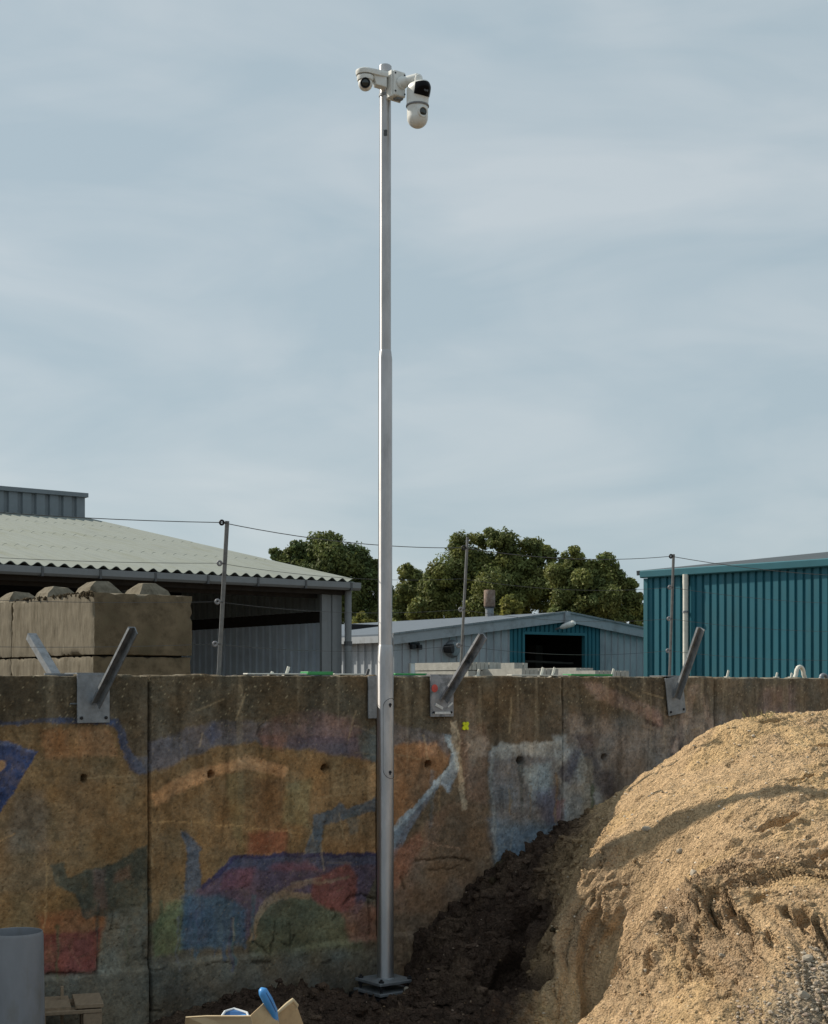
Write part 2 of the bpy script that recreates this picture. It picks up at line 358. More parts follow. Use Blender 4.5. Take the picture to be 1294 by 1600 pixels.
# patches of old paint: (outline on the wall, colour, edge softness, opacity)
PATCH = [
 # ochre body of the old mural
 ([(-320, 1135), (0, 1132), (178, 1128), (205, 1200), (240, 1205), (330, 1168), (400, 1160), (470, 1168), (592, 1185), (592, 1345), (365, 1340), (290, 1410), (235, 1440), (150, 1500), (-320, 1540)], (91, 71, 43), 5, .95),
 ([(-320, 1200), (80, 1260), (70, 1420), (-320, 1450)], (80, 66, 50), 25, .6),
 ([(60, 1140), (170, 1136), (185, 1180), (70, 1185)], (124, 84, 48), 9, .75),
 ([(108, 1132), (122, 1132), (122, 1180), (108, 1180)], (132, 92, 44), 4, .5),
 ([(100, 1200), (160, 1195), (170, 1300), (90, 1310)], (78, 66, 50), 18, .5),
 ([(20, 1240), (70, 1235), (75, 1330), (10, 1330)], (78, 72, 68), 14, .5),
 ([(0, 1395), (225, 1380), (235, 1440), (0, 1450)], (88, 66, 34), 14, .7),
 ([(60, 1430), (165, 1415), (168, 1465), (60, 1470)], (104, 58, 28), 10, .8),
 ([(60, 1458), (158, 1452), (152, 1518), (60, 1524)], (84, 34, 38), 7, .9),
 ([(90, 1492), (120, 1488), (122, 1508), (90, 1512)], (110, 52, 52), 5, .5),
 # green-grey lettering, lower left
 ([(75, 1352), (98, 1346), (104, 1375), (135, 1358), (175, 1352), (232, 1320), (236, 1405), (215, 1450), (195, 1432), (130, 1434), (118, 1400), (88, 1385)], (46, 54, 52), 4, .9),
 ([(145, 1360), (165, 1357), (166, 1420), (150, 1420)], (82, 60, 58), 6, .55),
 ([(180, 1365), (205, 1352), (204, 1375), (180, 1380)], (86, 60, 50), 6, .5),
 ([(165, 1425), (232, 1418), (222, 1530), (232, 1640), (160, 1640), (150, 1530)], (72, 76, 74), 9, .9),
 # upper grey zone of panel two, bluish to purple haze
 ([(232, 1198), (232, 1160), (330, 1128), (400, 1128), (590, 1140), (590, 1188), (480, 1172), (400, 1160), (330, 1168), (250, 1205)], (66, 68, 84), 7, .85),
 ([(316, 1145), (336, 1126), (345, 1150), (330, 1164)], (52, 62, 92), 5, .8),
 ([(400, 1150), (430, 1118), (490, 1108), (560, 1125), (575, 1165), (520, 1160), (440, 1160)], (92, 68, 70), 10, .75),
 ([(405, 1150), (450, 1145), (440, 1172), (410, 1166)], (98, 62, 54), 6, .6),
 ([(450, 1150), (560, 1152), (575, 1188), (500, 1176), (445, 1165)], (62, 54, 72), 7, .7),
 ([(560, 1150), (592, 1130), (592, 1188), (565, 1185)], (54, 70, 76), 6, .75),
 ([(330, 1175), (470, 1175), (585, 1195), (592, 1270), (470, 1290), (380, 1325), (330, 1320)], (98, 74, 43), 12, .6),
 ([(395, 1215), (445, 1215), (440, 1330), (400, 1330)], (86, 62, 40), 8, .6),
 ([(352, 1208), (382, 1205), (378, 1330), (362, 1300)], (94, 84, 54), 5, .6),
 ([(450, 1225), (490, 1220), (478, 1290), (440, 1280)], (88, 84, 58), 9, .65),
 ([(388, 1300), (450, 1297), (448, 1335), (385, 1335)], (104, 52, 36), 9, .7),
 ([(508, 1280), (590, 1268), (590, 1334), (504, 1334)], (112, 84, 52), 7, .7),
 ([(572, 1190), (592, 1190), (592, 1260), (572, 1260)], (120, 96, 66), 4, .7),
 # pale arc
 ([(236, 1240), (300, 1205), (385, 1182), (450, 1195), (446, 1214), (380, 1200), (310, 1222), (245, 1262)], (140, 102, 66), 5, .75),
 # steel blue strokes
 ([(476, 1340), (490, 1276), (520, 1266), (530, 1255), (545, 1262), (592, 1245), (592, 1266), (505, 1290), (498, 1340)], (52, 66, 82), 3, .92),
 ([(540, 1275), (560, 1268), (560, 1300), (545, 1305)], (58, 68, 72), 5, .6),
 ([(284, 1300), (296, 1302), (314, 1325), (314, 1400), (300, 1486), (282, 1486), (290, 1400), (292, 1330)], (46, 64, 88), 3, .9),
 # big purple body with its arch
 ([(312, 1388), (365, 1339), (592, 1334), (592, 1360), (560, 1430), (530, 1425), (480, 1400), (420, 1410), (395, 1455), (378, 1475), (290, 1480), (295, 1410)], (62, 50, 74), 3, .92),
 ([(365, 1339), (592, 1334), (592, 1352), (430, 1356), (350, 1362)], (44, 54, 82), 5, .85),
 ([(352, 1362), (400, 1355), (390, 1385), (345, 1390)], (92, 44, 66), 10, .5),
 ([(420, 1352), (480, 1345), (500, 1360), (430, 1362)], (92, 44, 62), 7, .5),
 ([(285, 1400), (350, 1400), (385, 1420), (380, 1478), (284, 1484)], (30, 64, 88), 10, .85),
 ([(490, 1372), (545, 1350), (560, 1372), (552, 1425), (525, 1428), (482, 1404)], (94, 46, 42), 6, .9),
 ([(408, 1415), (440, 1396), (485, 1402), (525, 1428), (560, 1440), (570, 1500), (385, 1500), (392, 1450)], (64, 70, 56), 8, .92),
 ([(388, 1470), (398, 1430), (412, 1404), (440, 1392), (485, 1398), (482, 1406), (440, 1404), (420, 1414), (405, 1440), (398, 1470)], (112, 92, 72), 3, .8),
 ([(420, 1398), (470, 1378), (545, 1370), (545, 1374), (475, 1386), (430, 1402)], (100, 82, 66), 2, .6),
 ([(535, 1430), (565, 1405), (590, 1420), (590, 1470), (545, 1470)], (100, 62, 54), 8, .7),
 ([(262, 1410), (286, 1405), (284, 1490), (240, 1500), (236, 1450)], (70, 84, 56), 9, .75),
 # grey plinth band
 ([(-320, 1535), (75, 1522), (150, 1519), (165, 1522), (230, 1500), (285, 1490), (400, 1490), (592, 1480), (592, 1700), (-320, 1700)], (64, 66, 64), 12, .85),
 ([(250, 1540), (592, 1500), (592, 1580), (250, 1600)], (54, 52, 50), 16, .7),
 # dark blue arrow at the far left, and the blue line
 ([(-40, 1150), (15, 1161), (60, 1177), (52, 1190), (-2, 1272), (-40, 1290)], (16, 40, 84), 2, 1.),
 ([(-8, 1186), (9, 1188), (7, 1200), (-8, 1208)], (110, 84, 60), 2, 1.),
 ([(-60, 1130), (30, 1126), (117, 1121), (186, 1124), (205, 1175), (226, 1200), (232, 1207), (214, 1212), (202, 1200), (176, 1132), (60, 1131), (-60, 1137)], (34, 54, 92), 2.5, .95),
 ([(204, 1182), (232, 1185), (240, 1205), (216, 1213)], (66, 78, 104), 5, .6),
 # right of the mast
 ([(612, 1165), (680, 1155), (704, 1180), (690, 1205), (612, 1300)], (106, 74, 46), 5, .9),
 ([(655, 1160), (680, 1158), (682, 1180), (655, 1180)], (134, 94, 66), 5, .7),
 ([(660, 1200), (690, 1205), (650, 1260), (640, 1250)], (88, 68, 52), 6, .7),
 ([(612, 1130), (665, 1140), (700, 1150), (700, 1185), (680, 1160), (612, 1165)], (76, 74, 84), 7, .8),
 ([(690, 1145), (712, 1150), (716, 1200), (700, 1240), (690, 1225), (660, 1265), (612, 1345), (612, 1295), (660, 1245), (700, 1195), (706, 1175)], (80, 104, 132), 3, .9),
 ([(664, 1240), (680, 1236), (660, 1270), (612, 1338), (612, 1325)], (66, 72, 92), 4, .7),
 ([(612, 1335), (700, 1255), (760, 1265), (770, 1360), (700, 1420), (612, 1430)], (90, 68, 56), 12, .8),
 ([(612, 1330), (660, 1300), (665, 1320), (612, 1400)], (110, 66, 52), 10, .6),
 ([(700, 1260), (765, 1260), (772, 1360), (690, 1430), (640, 1420)], (78, 64, 50), 12, .7),
 ([(612, 1395), (770, 1360), (700, 1460), (612, 1540)], (84, 66, 56), 20, .5),
 ([(716, 1135), (760, 1130), (762, 1260), (728, 1250)], (92, 70, 60), 10, .7),
 ([(726, 1090), (742, 1095), (748, 1180), (738, 1200), (728, 1160)], (116, 104, 94), 6, .45),
 ([(745, 1150), (762, 1148), (758, 1185), (742, 1185)], (124, 110, 104), 7, .5),
 ([(702, 1128), (712, 1126), (730, 1262), (722, 1266)], (116, 106, 94), 2, .85),
 # blue-grey square
 ([(764, 1178), (772, 1166), (850, 1160), (880, 1172), (890, 1300), (888, 1340), (776, 1362), (768, 1300)], (86, 90, 102), 7, .85),
 ([(768, 1165), (860, 1160), (870, 1180), (770, 1185)], (122, 128, 134), 8, .6),
 ([(815, 1200), (862, 1190), (862, 1240), (830, 1245)], (112, 134, 150), 10, .5),
 ([(835, 1235), (890, 1225), (890, 1290), (850, 1290)], (66, 66, 92), 12, .7),
 ([(766, 1282), (888, 1290), (890, 1350), (776, 1370)], (60, 86, 112), 20, .8),
 ([(862, 1150), (884, 1146), (890, 1180), (900, 1300), (905, 1330), (878, 1340), (876, 1250)], (126, 138, 150), 8, .6),
 # right hand panels, grey and purple
 ([(884, 1120), (1400, 1110), (1400, 1330), (884, 1350)], (96, 90, 92), 22, .75),
 ([(880, 1170), (935, 1170), (950, 1290), (884, 1340)], (110, 122, 136), 16, .6),
 ([(868, 1210), (905, 1165), (908, 1190), (890, 1230)], (44, 40, 60), 8, .8),
 ([(898, 1150), (925, 1150), (940, 1200), (962, 1210), (966, 1250), (940, 1245)], (54, 48, 56), 9, .75),
 ([(910, 1115), (928, 1118), (924, 1136), (912, 1132)], (48, 44, 48), 5, .8),
 ([(1002, 1110), (1025, 1108), (1048, 1130), (1036, 1140), (1010, 1130)], (44, 34, 38), 5, .85),
 ([(1048, 1150), (1066, 1145), (1070, 1190), (1050, 1190)], (46, 40, 44), 6, .8),
 ([(908, 1066), (925, 1064), (1030, 1110), (1040, 1140), (1020, 1125), (930, 1090)], (126, 104, 106), 7, .7),
 ([(1078, 1072), (1094, 1070), (1060, 1180), (1048, 1178)], (124, 108, 106), 5, .65),
 ([(1090, 1072), (1104, 1090), (1120, 1140), (1112, 1140)], (118, 102, 100), 5, .6),
 ([(1190, 1075), (1240, 1072), (1240, 1120), (1185, 1110)], (116, 92, 98), 10, .6),
 ([(868, 1250), (884, 1250), (884, 1285), (866, 1285)], (118, 72, 70), 5, .6),
 ([(905, 1180), (925, 1185), (932, 1280), (912, 1290)], (96, 92, 84), 6, .6),
]
_r = random.Random(3)
for _k in range(34):                                       # runs of paint
    _x = _r.uniform(280, 400) if _k < 16 else _r.choice([_r.uniform(236, 285), _r.uniform(85, 225), _r.uniform(620, 700), _r.uniform(766, 930)])
    _y = _r.uniform(1395, 1440) if _k < 16 else (_r.uniform(1400, 1450) if _x < 300 else _r.uniform(1180, 1260)); _l = _r.uniform(35, 90); _w = _r.uniform(1.2, 3.5)
    _c = _r.choice([(28, 54, 82), (36, 70, 84), (44, 50, 80)]) if _k < 16 else _r.choice([(52, 70, 50), (40, 52, 52), (100, 84, 62), (70, 78, 92)])
    PATCH.append(([(_x - _w, _y), (_x + _w, _y), (_x + _w * .6, _y + _l), (_x - _w * .6, _y + _l)], _c, 1.5, _r.uniform(.35, .8)))
PATCH += [([(362, 1340), (368, 1336), (592, 1331), (592, 1337), (370, 1342), (318, 1392), (312, 1390)], (34, 34, 70), 1.5, .9),
          ([(612, 1292), (664, 1240), (702, 1192), (706, 1196), (668, 1246), (612, 1302)], (112, 138, 164), 2, .6),
          ([(692, 1150), (700, 1146), (716, 1176), (716, 1204), (708, 1204), (706, 1180)], (116, 142, 166), 3, .6),
          ([(766, 1172), (776, 1163), (870, 1158), (872, 1164), (778, 1170), (770, 1180), (776, 1350), (770, 1352)], (118, 126, 134), 3, .3),
          ([(-40, 1150), (15, 1161), (60, 1177), (58, 1180), (14, 1166), (-40, 1155)], (52, 74, 120), 1.5, .5)]
CRACK = [
 ([(72, 1523), (95, 1520), (112, 1518), (125, 1521), (150, 1519)], 2.0, .9), ([(152, 1518), (153, 1490), (156, 1488)], 1.2, .8),
 ([(232, 1500), (222, 1496), (224, 1480)], 2.5, .8), ([(232, 1512), (246, 1516), (262, 1510)], 1.5, .7), ([(234, 1560), (236, 1580), (250, 1582)], 2.2, .8),
 ([(395, 1472), (410, 1478), (420, 1490), (428, 1468)], 1.8, .8), ([(428, 1470), (430, 1440)], 1.2, .7), ([(452, 1478), (455, 1440)], 1.4, .7), ([(440, 1472), (452, 1482), (460, 1462)], 1.5, .7),
 ([(392, 1504), (420, 1502)], 2.5, .9), ([(500, 1505), (515, 1502)], 2.0, .8), ([(320, 1508), (340, 1504), (365, 1506)], 1.3, .6),
 ([(536, 1412), (548, 1400), (565, 1396), (584, 1404)], 2.2, .85), ([(518, 1420), (524, 1432), (520, 1440)], 1.8, .8), ([(576, 1408), (580, 1440), (578, 1460)], 1.8, .7),
 ([(650, 1346), (690, 1342), (720, 1341), (735, 1346)], 1.8, .8), ([(670, 1360), (700, 1359), (725, 1353)], 1.2, .6), ([(628, 1370), (632, 1390)], 2.2, .8), ([(634, 1364), (640, 1358)], 1.5, .6),
 ([(345, 1330), (352, 1260), (356, 1215)], .9, .4), ([(418, 1122), (408, 1135), (400, 1150)], 1.1, .6), ([(380, 1116), (370, 1120)], 1, .5), ([(391, 1095), (386, 1115)], 1, .5),
 ([(900, 1140), (920, 1200), (936, 1290)], 1.0, .4), ([(768, 1330), (775, 1362)], 1.5, .6), ([(1105, 1085), (1112, 1120)], .9, .5),
 ([(173, 1452), (176, 1430)], 1.2, .6), ([(172, 1452), (204, 1450)], 1.0, .5), ([(190, 1440), (194, 1424)], 1.0, .4),
 ([(70, 1214), (118, 1212)], .8, .4), ([(176, 1224), (228, 1222)], .8, .45),
]
SCRATCH = [([(232, 1285), (365, 1290), (470, 1302)], 1.3, .35, (140, 115, 84)), ([(0, 1312), (24, 1302)], 1.2, .4, (140, 115, 84)), ([(70, 1340), (71, 1405), (68, 1450)], 1.2, .4, (130, 110, 84)),
 ([(640, 1310), (690, 1320), (715, 1326)], 1.2, .35, (140, 115, 100)), ([(702, 1125), (722, 1160), (716, 1168)], 1., .3, (150, 138, 122)), ([(718, 1160), (734, 1164), (724, 1180)], 1., .35, (150, 130, 120)), ([(726, 1206), (734, 1208), (722, 1220)], 1., .3, (150, 130, 120))]
HOLES = [(131, 1216, 5), (329, 1210, 5), (508, 1200, 5), (668, 1194, 5), (812, 1188, 5), (945, 1183, 4)]

def paint_wall(u, z):
    X, Y = wall_to_photo(u, z)
    wx = X + (fbm(u * 9, z * 9, 3) - .5) * 9 + (fbm(u * 40, z * 40, 4, 4, .7) - .5) * 6
    wy = Y + (fbm(u * 9, z * 9, 13) - .5) * 9 + (fbm(u * 40, z * 40, 14, 4, .7) - .5) * 6
    top = np.array([66, 60, 52.]); C = np.zeros(u.shape + (3,))
    base = lin(top) * KAL; C[...] = base
    # brownish concrete right of the mast, greyer to the left
    m = sstep(560, 760, X)[..., None]; C = C * (1 - m) + lin((70, 60, 50)) * KAL * m
    m = sstep(900, 1100, X)[..., None]; C = C * (1 - m) + lin((80, 74, 70)) * KAL * m
    wear = fbm(u * 5, z * 5, 21, 5)
    wear2 = fbm(u * 34, z * 22, 22, 4, .7)
    for pts, c, soft, op in PATCH:
        bb = np.array(pts); s = soft + 3
        sel = (wx > bb[:, 0].min() - s) & (wx < bb[:, 0].max() + s) & (wy > bb[:, 1].min() - s) & (wy < bb[:, 1].max() + s)
        if not sel.any(): continue
        d = poly_sd(wx[sel], wy[sel], [tuple(p) for p in pts])
        a = (1 - sstep(-soft * .6, soft * .6, d)) * op * np.clip(.55 + .8 * wear[sel] + .7 * (wear2[sel] - .5), 0, 1)
        C[sel] = C[sel] * (1 - a[:, None]) + lin(c) * KAL * a[:, None]
    g_ = C.mean(-1, keepdims=True); C = C * .66 + g_ * .34 * np.array([1.08, 1.0, .9])
    # dark lichen band under the top edge, uneven, with drips running down
    drip = fbm(u * 7, z * 0.5, 31, 4); edge = 1.70 + (drip - .5) * 0.5 + (fbm(u * 26, z * 3, 33, 3) - .5) * .16
    a = sstep(-.12, .16, z - edge) * .55
    C = C * (1 - a[..., None]) + lin((48, 44, 36)) * KAL * a[..., None]
    # blotchy weathering and fine grain
    C *= (0.50 + 1.0 * fbm(u * 3.1, z * 3.1, 41, 6, .6))[..., None]
    C *= (0.55 + 0.9 * fbm(u * 24, z * 24, 43, 4, .7))[..., None]
    hue = fbm(u * 6, z * 6, 45, 4) - .5
    C[..., 0] *= 1 + .35 * hue; C[..., 2] *= 1 - .35 * hue
    st = fbm(u * 13 + .6 * fbm(u * 3, z * 3, 46), z * 1.6, 47, 5); C *= (1 - .30 * sstep(.56, .74, st) * sstep(.4, 1.6, z))[..., None]
    st2 = fbm(u * 16, z * 0.9, 48, 4); a = sstep(.62, .78, st2) * .16 * sstep(.9, 1.9, z); C = C * (1 - a[..., None]) + lin((128, 120, 106)) * KAL * a[..., None]
    # pale lichen specks
    w, r = worley(u * 26, z * 26, 51); a = (w < .11 * r) * sstep(1.45, 1.95, z) * .45
    C = C * (1 - a[..., None]) + lin((128, 124, 108)) * KAL * a[..., None]
    w, r = worley(u * 60, z * 60, 52); a = (w < .16 * (r > .86)) * .3
    C = C * (1 - a[..., None]) + lin((104, 94, 78)) * KAL * a[..., None]
    w, r = worley(u * 34, z * 34, 53); a = (w < .15) * (r > .82) * .6
    C = C * (1 - a[..., None]) + lin((30, 26, 22)) * KAL * a[..., None]
    for pts, wd, op, c in SCRATCH:
        a = (1 - sstep(wd * .4, wd * 1.5, line_sd(wx, wy, pts))) * op
        C = C * (1 - a[..., None]) + lin(c) * KAL * a[..., None]
    rs = np.random.default_rng(5)
    for k in range(110):                                   # scratches, drips and scuffs
        x0, y0 = rs.uniform(-250, 1300), rs.uniform(1062, 1540); an = rs.normal(1.5, .25) if rs.random() < .6 else rs.uniform(-.6, .6); ln = rs.uniform(10, 60); pale = rs.random() < .5
        if y0 + ln > 1560 or X.max() < x0 - 70 or X.min() > x0 + 70: continue
        x1, y1 = x0 + math.cos(an) * ln, y0 + math.sin(an) * ln; sel = (X > min(x0, x1) - 8) & (X < max(x0, x1) + 8) & (Y > min(y0, y1) - 8) & (Y < max(y0, y1) + 8)
        if not sel.any(): continue
        a = (1 - sstep(.4, rs.uniform(1.4, 3.0), line_sd(X[sel] * .7 + wx[sel] * .3, Y[sel] * .7 + wy[sel] * .3, [(x0, y0), (x1, y1)]))) * rs.uniform(.08, .30)
        C[sel] = C[sel] * (1 - a[:, None]) + (lin((132, 120, 100)) if pale else lin((34, 30, 26))) * KAL * a[:, None]
    C = C * np.array([1.07, 1.0, .86])
    rel = np.zeros(u.shape)
    for pts, wd, op in CRACK:
        dd = line_sd(X + (wx - X) * .8, Y + (wy - Y) * .8, pts)
        a = 1 - sstep(wd * .5, wd * 1.5, dd); rel -= a * .010 * op
        C *= (1 - .6 * a * op)[..., None]
    for hx, hy, r in HOLES:
        dd = np.hypot(X - hx, (Y - hy) * .9); a = 1 - sstep(r * .75, r * 1.15, dd); rel -= a * .07
        ring = (1 - sstep(r, r * 3, dd)) * .25; C *= (1 - ring)[..., None]
    # run-down stain below the holes
    rel += (fbm(u * 4, z * 4, 61, 5) - .5) * .016 + (fbm(u * 28, z * 28, 62, 4) - .5) * .007
    w, r = worley(u * 30, z * 30, 64); rel -= (w < .2) * (r > .8) * .007
    # formwork step lines
    for zz in (0.26,):
        rel += .02 * (1 - sstep(-.015, .015, z - zz - (fbm(u * 3, u * 0, 66, 3) - .5) * .05))
    return np.clip(C, .008, .75), rel

wall = thing('concrete_wall', W(0, 0, -0.1), 'long weathered concrete wall covered in faded graffiti behind the mast', 'wall')
wb = np.array(wall.location)
def wall_panel(i, step):
    u0, u1 = i * PW + .006, (i + 1) * PW - .006
    z0, z1 = -.30, WTOP + [0, .004, -.003, .003, 0.002, -.004, .0, .003][i % 8]
    nu = int((u1 - u0) / step) + 1; nz_ = int((z1 - z0) / step) + 1
    U, Z = np.meshgrid(np.linspace(u0, u1, nu), np.linspace(z0, z1, nz_), indexing='ij')
    C, rel = paint_wall(U, Z)
    d = rel + [.004, -.006, .003, 0, .006, -.004, .002, 0][i % 8]
    eu = np.minimum(U - u0, u1 - U); ez = z1 - Z                     # worn arrises
    chip = (fbm(U * 14, Z * 14, 71, 4) - .25) * .02
    d = d - np.clip(1 - np.minimum(eu, ez) / np.maximum(chip, .003), 0, 1) ** 2 * .014
    ztop = (ez < step * .5) * (fbm(U * 12, U * 0, 73, 4) - .55) * .022
    Pn = P0[None, None] + E * U[..., None] + N * d[..., None]; Pn[..., 2] = Z + ztop
    V = Pn.reshape(-1, 3); Q = []
    idx = np.arange(nu * nz_).reshape(nu, nz_)
    Q = np.stack([idx[:-1, :-1], idx[1:, :-1], idx[1:, 1:], idx[:-1, 1:]], -1).reshape(-1, 4)
    loop = np.concatenate([idx[:, 0], idx[-1, 1:], idx[::-1, -1][1:], idx[0, ::-1][1:-1]])
    back = V[loop] - N * .15; back = back - N * (d.reshape(-1)[loop])[:, None]
    nb = len(loop); b0 = len(V); V = np.vstack([V, back])
    k = np.arange(nb); kn = (k + 1) % nb
    Q = np.vstack([Q, np.stack([loop[k], b0 + k, b0 + kn, loop[kn]], -1)])
    # back face: strips between the opposite border rows
    bi = {int(loop[j]): b0 + j for j in range(nb)}
    bq = [(bi[int(idx[a, 0])], bi[int(idx[a, -1])], bi[int(idx[a + 1, -1])], bi[int(idx[a + 1, 0])]) for a in range(nu - 1)]
    Q = np.vstack([Q, np.array(bq)])
    Cb = np.vstack([C.reshape(-1, 3), np.tile(lin((110, 104, 92)) * 1.6, (nb, 1))])
    me = fast_mesh('wall_panel', V - wb, Q, Cb)
    me.materials.append(M['wall_paint']); smooth_by_angle(me, 50)
    return link('wall_panel', me, wall)
for i in range(-3, 5):
    wall_panel(i, .009 if -2 <= i <= 2 else (.014 if i == 3 or i == -3 else .04))

# ================================================================== earth and sand in front of the wall
TSH = math.tan(SUN_EL) / abs(float(np.array([SUN.x, SUN.y, 0]) @ N) / math.cos(SUN_EL))   # drop of the wall's shadow per metre out
MAST = pix(602, 1540, 9.66); MAST[2] = 0.0
def on_shadow(x, y):                                     # where the edge of the wall's shadow shows in the photo
    k = (x - CX) / F; a = (HY - y) / F; best = None
    # z = CAMZ + a Y ; z = WTOP - TSH d ; d = c0 + c1 Y
    c1 = N[0] * k + N[1]; c0 = -(N[0] * P0[0] + N[1] * P0[1])
    Y = (WTOP - TSH * c0 - CAMZ) / (a + TSH * c1); return pix(x, y, Y)
def on_mast_shadow(x, y):
    k = (x - CX) / F; sx, sy = -SUN.x, -SUN.y
    Y = (MAST[0] * sy - MAST[1] * sx) / (k * sy - sx); return pix(x, y, Y)
CP = []
def cp(p):
    u, d = ud(p); CP.append((u, d, p[2]))
for q in ((640, 1492), (700, 1438), (775, 1362), (840, 1332), (900, 1292)): cp(at_d(*q, 0.0))
for q in ((975, 1245), (938, 1318), (905, 1390), (990, 1540), (900, 1600)): cp(on_shadow(*q))
for q in ((1000, 1325), (1060, 1288), (1130, 1258), (1294, 1242)): cp(on_mast_shadow(*q))
for q in ((1040, 1200, 9.95), (1130, 1140, 9.9), (1180, 1121, 10.0), (1294, 1116, 10.2), (1294, 1600, 6.75), (1100, 1600, 7.0), (1294, 1400, 7.5), (1150, 1450, 7.62), (1000, 1450, 8.25), (1200, 1330, 8.1), (1000, 1590, 7.5), (1200, 1530, 7.05),
          (820, 1430, 9.7), (760, 1480, 9.5), (850, 1520, 8.8), (700, 1545, 9.2), (800, 1592, 8.4), (600, 1592, 9.0), (500, 1560, 8.9)): cp(pix(*q))
for q in ((1240, 1119, 10.1), (1085, 1170, 9.9), (1230, 1185, 9.2), (1100, 1215, 9.3)): cp(pix(*q))
CP += [(2.6, 0, 1.08), (3.4, 0, 1.25), (4.8, 0, 1.3), (6, 0, 1.3), (6, 1.2, 1.75), (6, 3, .6), (0, .25, -.075), (.25, .0, .0), (-.6, 0, -.05), (-.6, .8, -.04), (-1.7, .1, -.07), (-1.7, 1.2, -.07), (-3, .2, -.08), (-3, 1.5, -.08), (-1, 2.2, -.05), (-2.2, 3, -.06),
       (0, 2, -.03), (-1.2, 3.6, .0), (1.2, 4.4, .38), (2.4, 4.5, .4), (4, 4.5, .4), (5, 4.5, .4), (.3, 1.1, .0), (-4, .2, -.08), (-4, 3, -.08), (-.2, 4.6, .2), (-3, 4.4, -.1)]
CP = np.array(CP)
def _tps(r2): return np.where(r2 > 1e-12, .5 * r2 * np.log(np.maximum(r2, 1e-12)), 0)
n_ = len(CP); A_ = np.zeros((n_ + 3, n_ + 3))
A_[:n_, :n_] = _tps(((CP[:, None, :2] - CP[None, :, :2]) ** 2).sum(-1)) + np.eye(n_) * .004
A_[:n_, n_] = 1; A_[:n_, n_ + 1:] = CP[:, :2]; A_[n_:, :n_] = A_[:n_, n_:].T
w_ = np.linalg.solve(A_, np.concatenate([CP[:, 2], np.zeros(3)]))
def h0(u, d):
    u = np.asarray(u, float); d = np.asarray(d, float); s = w_[n_] + w_[n_ + 1] * u + w_[n_ + 2] * d
    for i in range(n_): s = s + w_[i] * _tps((u - CP[i, 0]) ** 2 + (d - CP[i, 1]) ** 2)
    return s
def cast(x, y):                                          # photo point -> (u, d) on the smooth earth
    Ys = np.linspace(6.3, 12.5, 500); k = (x - CX) / F; P = np.stack([k * Ys, Ys], -1) - P0[:2]
    u = P @ E[:2]; d = P @ N[:2]; z = CAMZ + (HY - y) / F * Ys; hit = np.where((z <= h0(u, d)) & (d > -.05))[0]
    i = hit[0] if len(hit) else 250
    return u[i], d[i]
# hollows and slumps seen in the photo: x, y, length, width, depth, turn
DENT = [(1255, 1215, .13, .05, .05, .5), (1212, 1292, .15, .07, .07, .5), (1268, 1345, .12, .08, .06, .2), (1160, 1364, .10, .05, .06, .5), (1182, 1405, .05, .04, .06, 0), (1250, 1432, .07, .06, .08, -.4), (1166, 1452, .06, .05, .06, 0),
        (1110, 1408, .12, .06, .06, .5), (1270, 1372, .08, .04, .05, .3), (1195, 1130, .09, .04, .035, .3), (1085, 1478, .07, .03, .04, .4), (925, 1520, .22, .16, .10, .3), (1010, 1500, .08, .05, .05, .4), (1284, 1170, .10, .04, .04, .5), (1040, 1440, .1, .04, .04, .5), (1225, 1420, .05, .04, .05, 0),
        (850, 1500, .20, .13, .15, .2), (790, 1515, .16, .1, .11, 0), (875, 1425, .18, .11, .12, .8), (735, 1470, .14, .09, .09, .3), (820, 1450, .12, .08, .09, .3), (1140, 1430, .06, .04, .05, .4), (1200, 1470, .07, .03, .04, .3), (1120, 1445, .05, .03, .045, 0), (1284, 1460, .06, .05, .06, .2)]
DENT = [(*cast(x, y), a, b, c, t) for (x, y, a, b, c, t) in DENT]
Ua = np.concatenate([np.arange(-4.2, -2.0, .035), np.arange(-2.0, -.7, .014), np.arange(-.7, 4.9, .0085), np.arange(5.0, 6.21, .03)]); Da = np.concatenate([np.arange(-.02, 4.0, .0088), np.arange(4.0, 4.61, .03)])
UU, DD = np.meshgrid(Ua, Da, indexing='ij')
ZB = h0(UU, DD); hu, hd = np.gradient(ZB, Ua, Da)
SS = np.concatenate([np.zeros((len(Ua), 1)), np.cumsum(np.hypot(np.diff(DD, axis=1), np.diff(ZB, axis=1)), axis=1)], 1)      # length down the slope
nn_ = np.sqrt(1 + hu ** 2 + hd ** 2); NX = (-hu[..., None] * E - hd[..., None] * N + np.array([0, 0, 1.0])) / nn_[..., None]
ff = UU + .55 * (DD - 1.2); heapm = sstep(.02, .30, ZB)
gg = UU + 1.3 * (DD - 1.2)
DK = 1 - sstep(.10, .85, gg + (fbm(UU * 3, SS * 3, 91, 4) - .5) * .6)  # dark dug soil; edge set along the wall's shadow, deepening shade by colour
clod = 1 - sstep(.20, 1.0, gg + (fbm(UU * 3, SS * 3, 191, 4) - .5) * .5)
LBm = sstep(.38, .54, fbm(UU * 1.8, SS * 1.8, 113, 5)) * sstep(1.16, .90, ZB) * sstep(.20, .36, ZB) * (1 - DK)
crumb = np.maximum(clod, .6 * LBm); drift = sstep(.50, .62, fbm(UU * 1.7 + 3, SS * 1.3, 120, 4)) * (1 - crumb); rough = 1 - .75 * drift
wu = UU + (fbm(UU * 8, SS * 8, 94, 4) - .5) * .14; ws = SS + (fbm(UU * 8, SS * 8, 194, 4) - .5) * .14
D_ = (fbm(UU * 1.3, SS * 1.3, 92, 4) - .5) * .09 * heapm
D_ += (.07 - np.abs(fbm(UU * 2.3, SS * 1.5, 130, 5, .55) - .5)) * .13 * heapm                      # sharp low ridges
